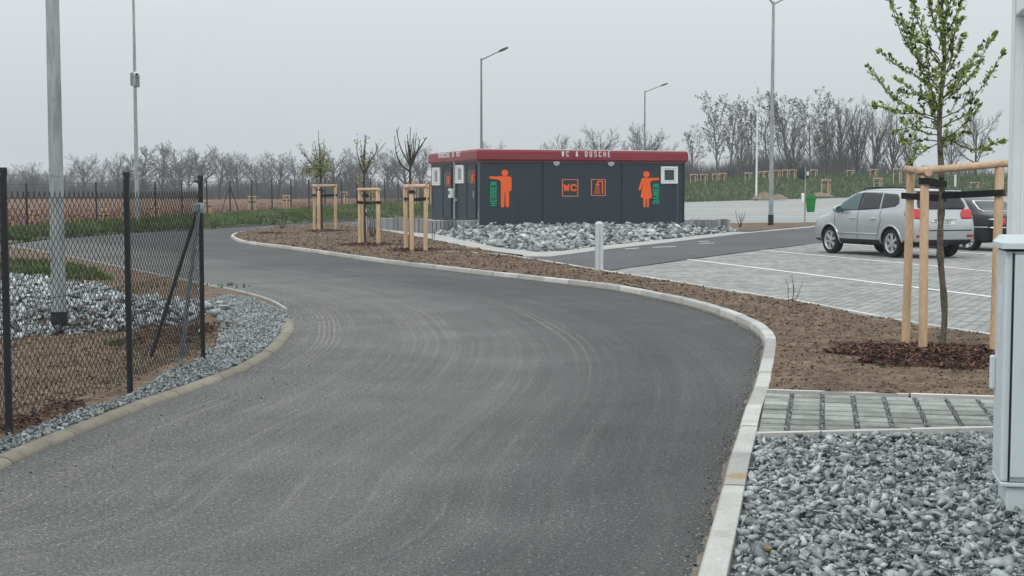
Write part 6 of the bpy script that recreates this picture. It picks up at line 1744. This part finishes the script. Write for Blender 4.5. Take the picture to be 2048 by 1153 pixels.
suv_parts = dict(tumble=.31, clad=.42, spokes=6, extra=[suv_extra], patches=[
    ([(1.16, 1.155), (.10, 1.175), (.13, 1.63), (.42, 1.615), (.84, 1.41)], 'y', 'side_window', M_cglass2, .004),
    ([(.03, 1.178), (-.80, 1.215), (-.74, 1.625), (.06, 1.635)], 'y', 'side_window', M_cglass, .004),
    ([(-.86, 1.22), (-1.42, 1.275), (-1.56, 1.36), (-1.50, 1.50), (-1.38, 1.585), (-.80, 1.62)], 'y', 'side_window', M_cglass, .004),
    ([(.095, 1.175), (.035, 1.178), (.065, 1.635), (.125, 1.63)], 'y', 'window_pillar', M_clad, .003),
    ([(.075, 1.14), (.063, 1.14), (.063, .44), (.075, .44)], 'y', 'door_seam', M_clad, .001),
    ([(1.13, 1.12), (1.118, 1.12), (1.05, .44), (1.062, .44)], 'y', 'door_seam', M_clad, .001),
    ([(-.865, 1.18), (-.877, 1.18), (-.93, .90), (-.80, .55), (-.79, .44), (-.778, .44), (-.788, .55), (-.918, .90)], 'y', 'door_seam', M_clad, .001),
    ([(1.0, .585), (-.82, .60), (-.82, .57), (1.0, .555)], 'y', 'side_moulding', M_car, .014),
    ([(-.64, 1.21), (.64, 1.21), (.72, 1.28), (.70, 1.38), (.61, 1.585), (-.61, 1.585), (-.70, 1.38), (-.72, 1.28)], 'x', 'rear_window', M_cglass, .005),
    ([(.50, .975), (.93, .985), (.93, 1.17), (.84, 1.225), (.58, 1.20), (.50, 1.10)], 'x2', 'tail_lamp', M_tail, .012),
    ([(-2.14, 1.0), (-1.90, 1.07), (-1.92, 1.15), (-2.10, 1.19)], 'y', 'tail_lamp', M_tail, .012),
    ([(.62, .53), (.86, .53), (.85, .59), (.62, .59)], 'x2', 'reflector', M_redrefl, .012),
    ([(-.78, .685), (.78, .685), (.80, .71), (-.80, .71)], 'x', 'bumper_step', M_clad, .004),
    ([(-.72, .36), (.72, .36), (.76, .47), (-.76, .47)], 'x', 'diffuser', M_clad, .010),
    ([(.22, .90), (.42, .90), (.42, .93), (.22, .93)], 'x', 'tailgate_handle', M_chrome, .02),
    ([(-.66, 1.2), (.66, 1.2), (.58, 1.60), (-.58, 1.60)], 'f', 'windscreen', M_cglass2, .005),
    ([(.52, .78), (.78, .80), (.80, .92), (.62, .92)], 'f2', 'headlamp', M_glassp, .01),
    ([(-.45, .62), (.45, .62), (.48, .78), (-.48, .78)], 'f', 'grille', M_clad, .01)])
fw, rw = G(1673, 507.5, ZI), G(1781, 515.0, ZI)          # near-side wheels on the ground
dv_ = (fw - rw); dv_.z = 0; dv_.normalize(); lf = Vector((-dv_.y, dv_.x, 0))
mid = (fw + rw) / 2 - lf * .80
car('silver_car', (mid.x, mid.y, ZI), math.atan2(dv_.y, dv_.x), st_suv, lambda x: 1.155 + (.03 if x < -1 else 0), 'silver estate off-roader parked on the paved bays with red tail lamps', M_car, 2.70, .365, 1.62, suv_parts)

st_sal = [(-2.40, .62, .45, .72), (-2.385, .80, .36, .84), (-2.33, .87, .30, .95), (-2.22, .90, .27, 1.00), (-2.05, .91, .25, 1.035), (-1.80, .915, .23, 1.07), (-1.62, .92, .22, 1.12), (-1.40, .92, .21, 1.24), (-1.15, .92, .2, 1.36), (-.85, .92, .2, 1.44), (-.4, .92, .2, 1.475), (.1, .92, .2, 1.465), (.4, .92, .2, 1.40), (.7, .92, .2, 1.27), (1.0, .92, .2, 1.12), (1.2, .92, .2, 1.03), (1.5, .915, .21, .98), (1.9, .90, .22, .92), (2.15, .86, .25, .84), (2.3, .76, .3, .74), (2.38, .58, .36, .62)]
def sal_extra(root, patch):
    pl = MB().box((-2.42, -.26, .74), (-2.395, .26, .85), bev=.005).build('number_plate', M_plate, root)
    MB().box((-2.42, -.34, .86), (-2.38, .34, .885), bev=.006).build('plate_trim', M_chrome, root)
    for s_ in (1, -1): MB().box((.82, min(s_ * .90, s_ * 1.06), .98), (.94, max(s_ * .90, s_ * 1.06), 1.10), bev=.03).build('mirror', M_card, root)
    MB().tube([(-2.30, .5, .26), (-2.42, .5, .26)], .04, 10).build('exhaust', M_chrome, root, True)
sal_parts = dict(tumble=.42, clad=.26, spokes=8, extra=[sal_extra], patches=[
    ([(-.62, 1.12), (.62, 1.12), (.66, 1.17), (.58, 1.33), (.50, 1.39), (-.50, 1.39), (-.58, 1.33), (-.66, 1.17)], 'x', 'rear_window', M_cglass, .012),
    ([(-.66, 1.105), (.66, 1.105), (.705, 1.165), (.61, 1.35), (.53, 1.41), (-.53, 1.41), (-.61, 1.35), (-.705, 1.165)], 'x', 'window_surround', M_chrome, .006),
    ([(.44, .72), (.57, .72), (.57, .92), (.46, .92)], 'x2', 'tail_lamp', M_tail, .012),
    ([(-.88, .655), (.88, .655), (.88, .68), (-.88, .68)], 'x', 'bumper_strip', M_chrome, .012),
    ([(.60, .885), (.87, .885), (.87, .905), (.60, .905)], 'x2', 'boot_strip', M_chrome, .012),
    ([(1.0, 1.02), (-.05, 1.03), (-.05, 1.38), (.25, 1.36), (.6, 1.24)], 'y', 'side_window', M_cglass, .004),
    ([(-.12, 1.03), (-1.0, 1.06), (-1.15, 1.16), (-.95, 1.32), (-.5, 1.38), (-.12, 1.385)], 'y', 'side_window', M_cglass, .004),
    ([(-.085, 1.0), (-.075, 1.0), (-.075, .35), (-.085, .35)], 'y', 'door_seam', M_clad, .001),
    ([(-2.2, .66), (2.0, .62), (2.0, .645), (-2.2, .685)], 'y', 'side_strip', M_chrome, .008),
    ([(-.6, 1.0), (.6, 1.0), (.52, 1.38), (-.52, 1.38)], 'f', 'windscreen', M_cglass, .006),
    ([(.5, .68), (.72, .7), (.7, .8), (.5, .8)], 'f2', 'headlamp', M_glassp, .01)])
rwl = G(1944, 501.5, ZI)
mid = rwl + dv_ * 1.40 - lf * .76
car('dark_saloon', (mid.x, mid.y, ZI), math.atan2(dv_.y, dv_.x), [(a, b, c, d * 1.035) for a, b, c, d in st_sal], lambda x: 1.03, 'black saloon with chrome strips parked beyond the silver car', M_card, 2.80, .335, 1.55, sal_parts)

# ------------------------------------------------------------------ haze
hz_ = MB().box((-1000, -700, -1.2), (1000, 1300, 32)).build('haze', None)
hm = bpy.data.materials.new('haze'); hm.use_nodes = True; hn = hm.node_tree.nodes; hn.clear()
ho = hn.new('ShaderNodeOutputMaterial'); hv = hn.new('ShaderNodeVolumePrincipled'); hv.inputs['Color'].default_value = (.93, .96, 1.0, 1); hv.inputs['Density'].default_value = .00058
hm.node_tree.links.new(hv.outputs[0], ho.inputs['Volume']); hz_.data.materials.append(hm); tag(hz_, 'thin pale haze over the whole place', 'haze', kind='stuff')
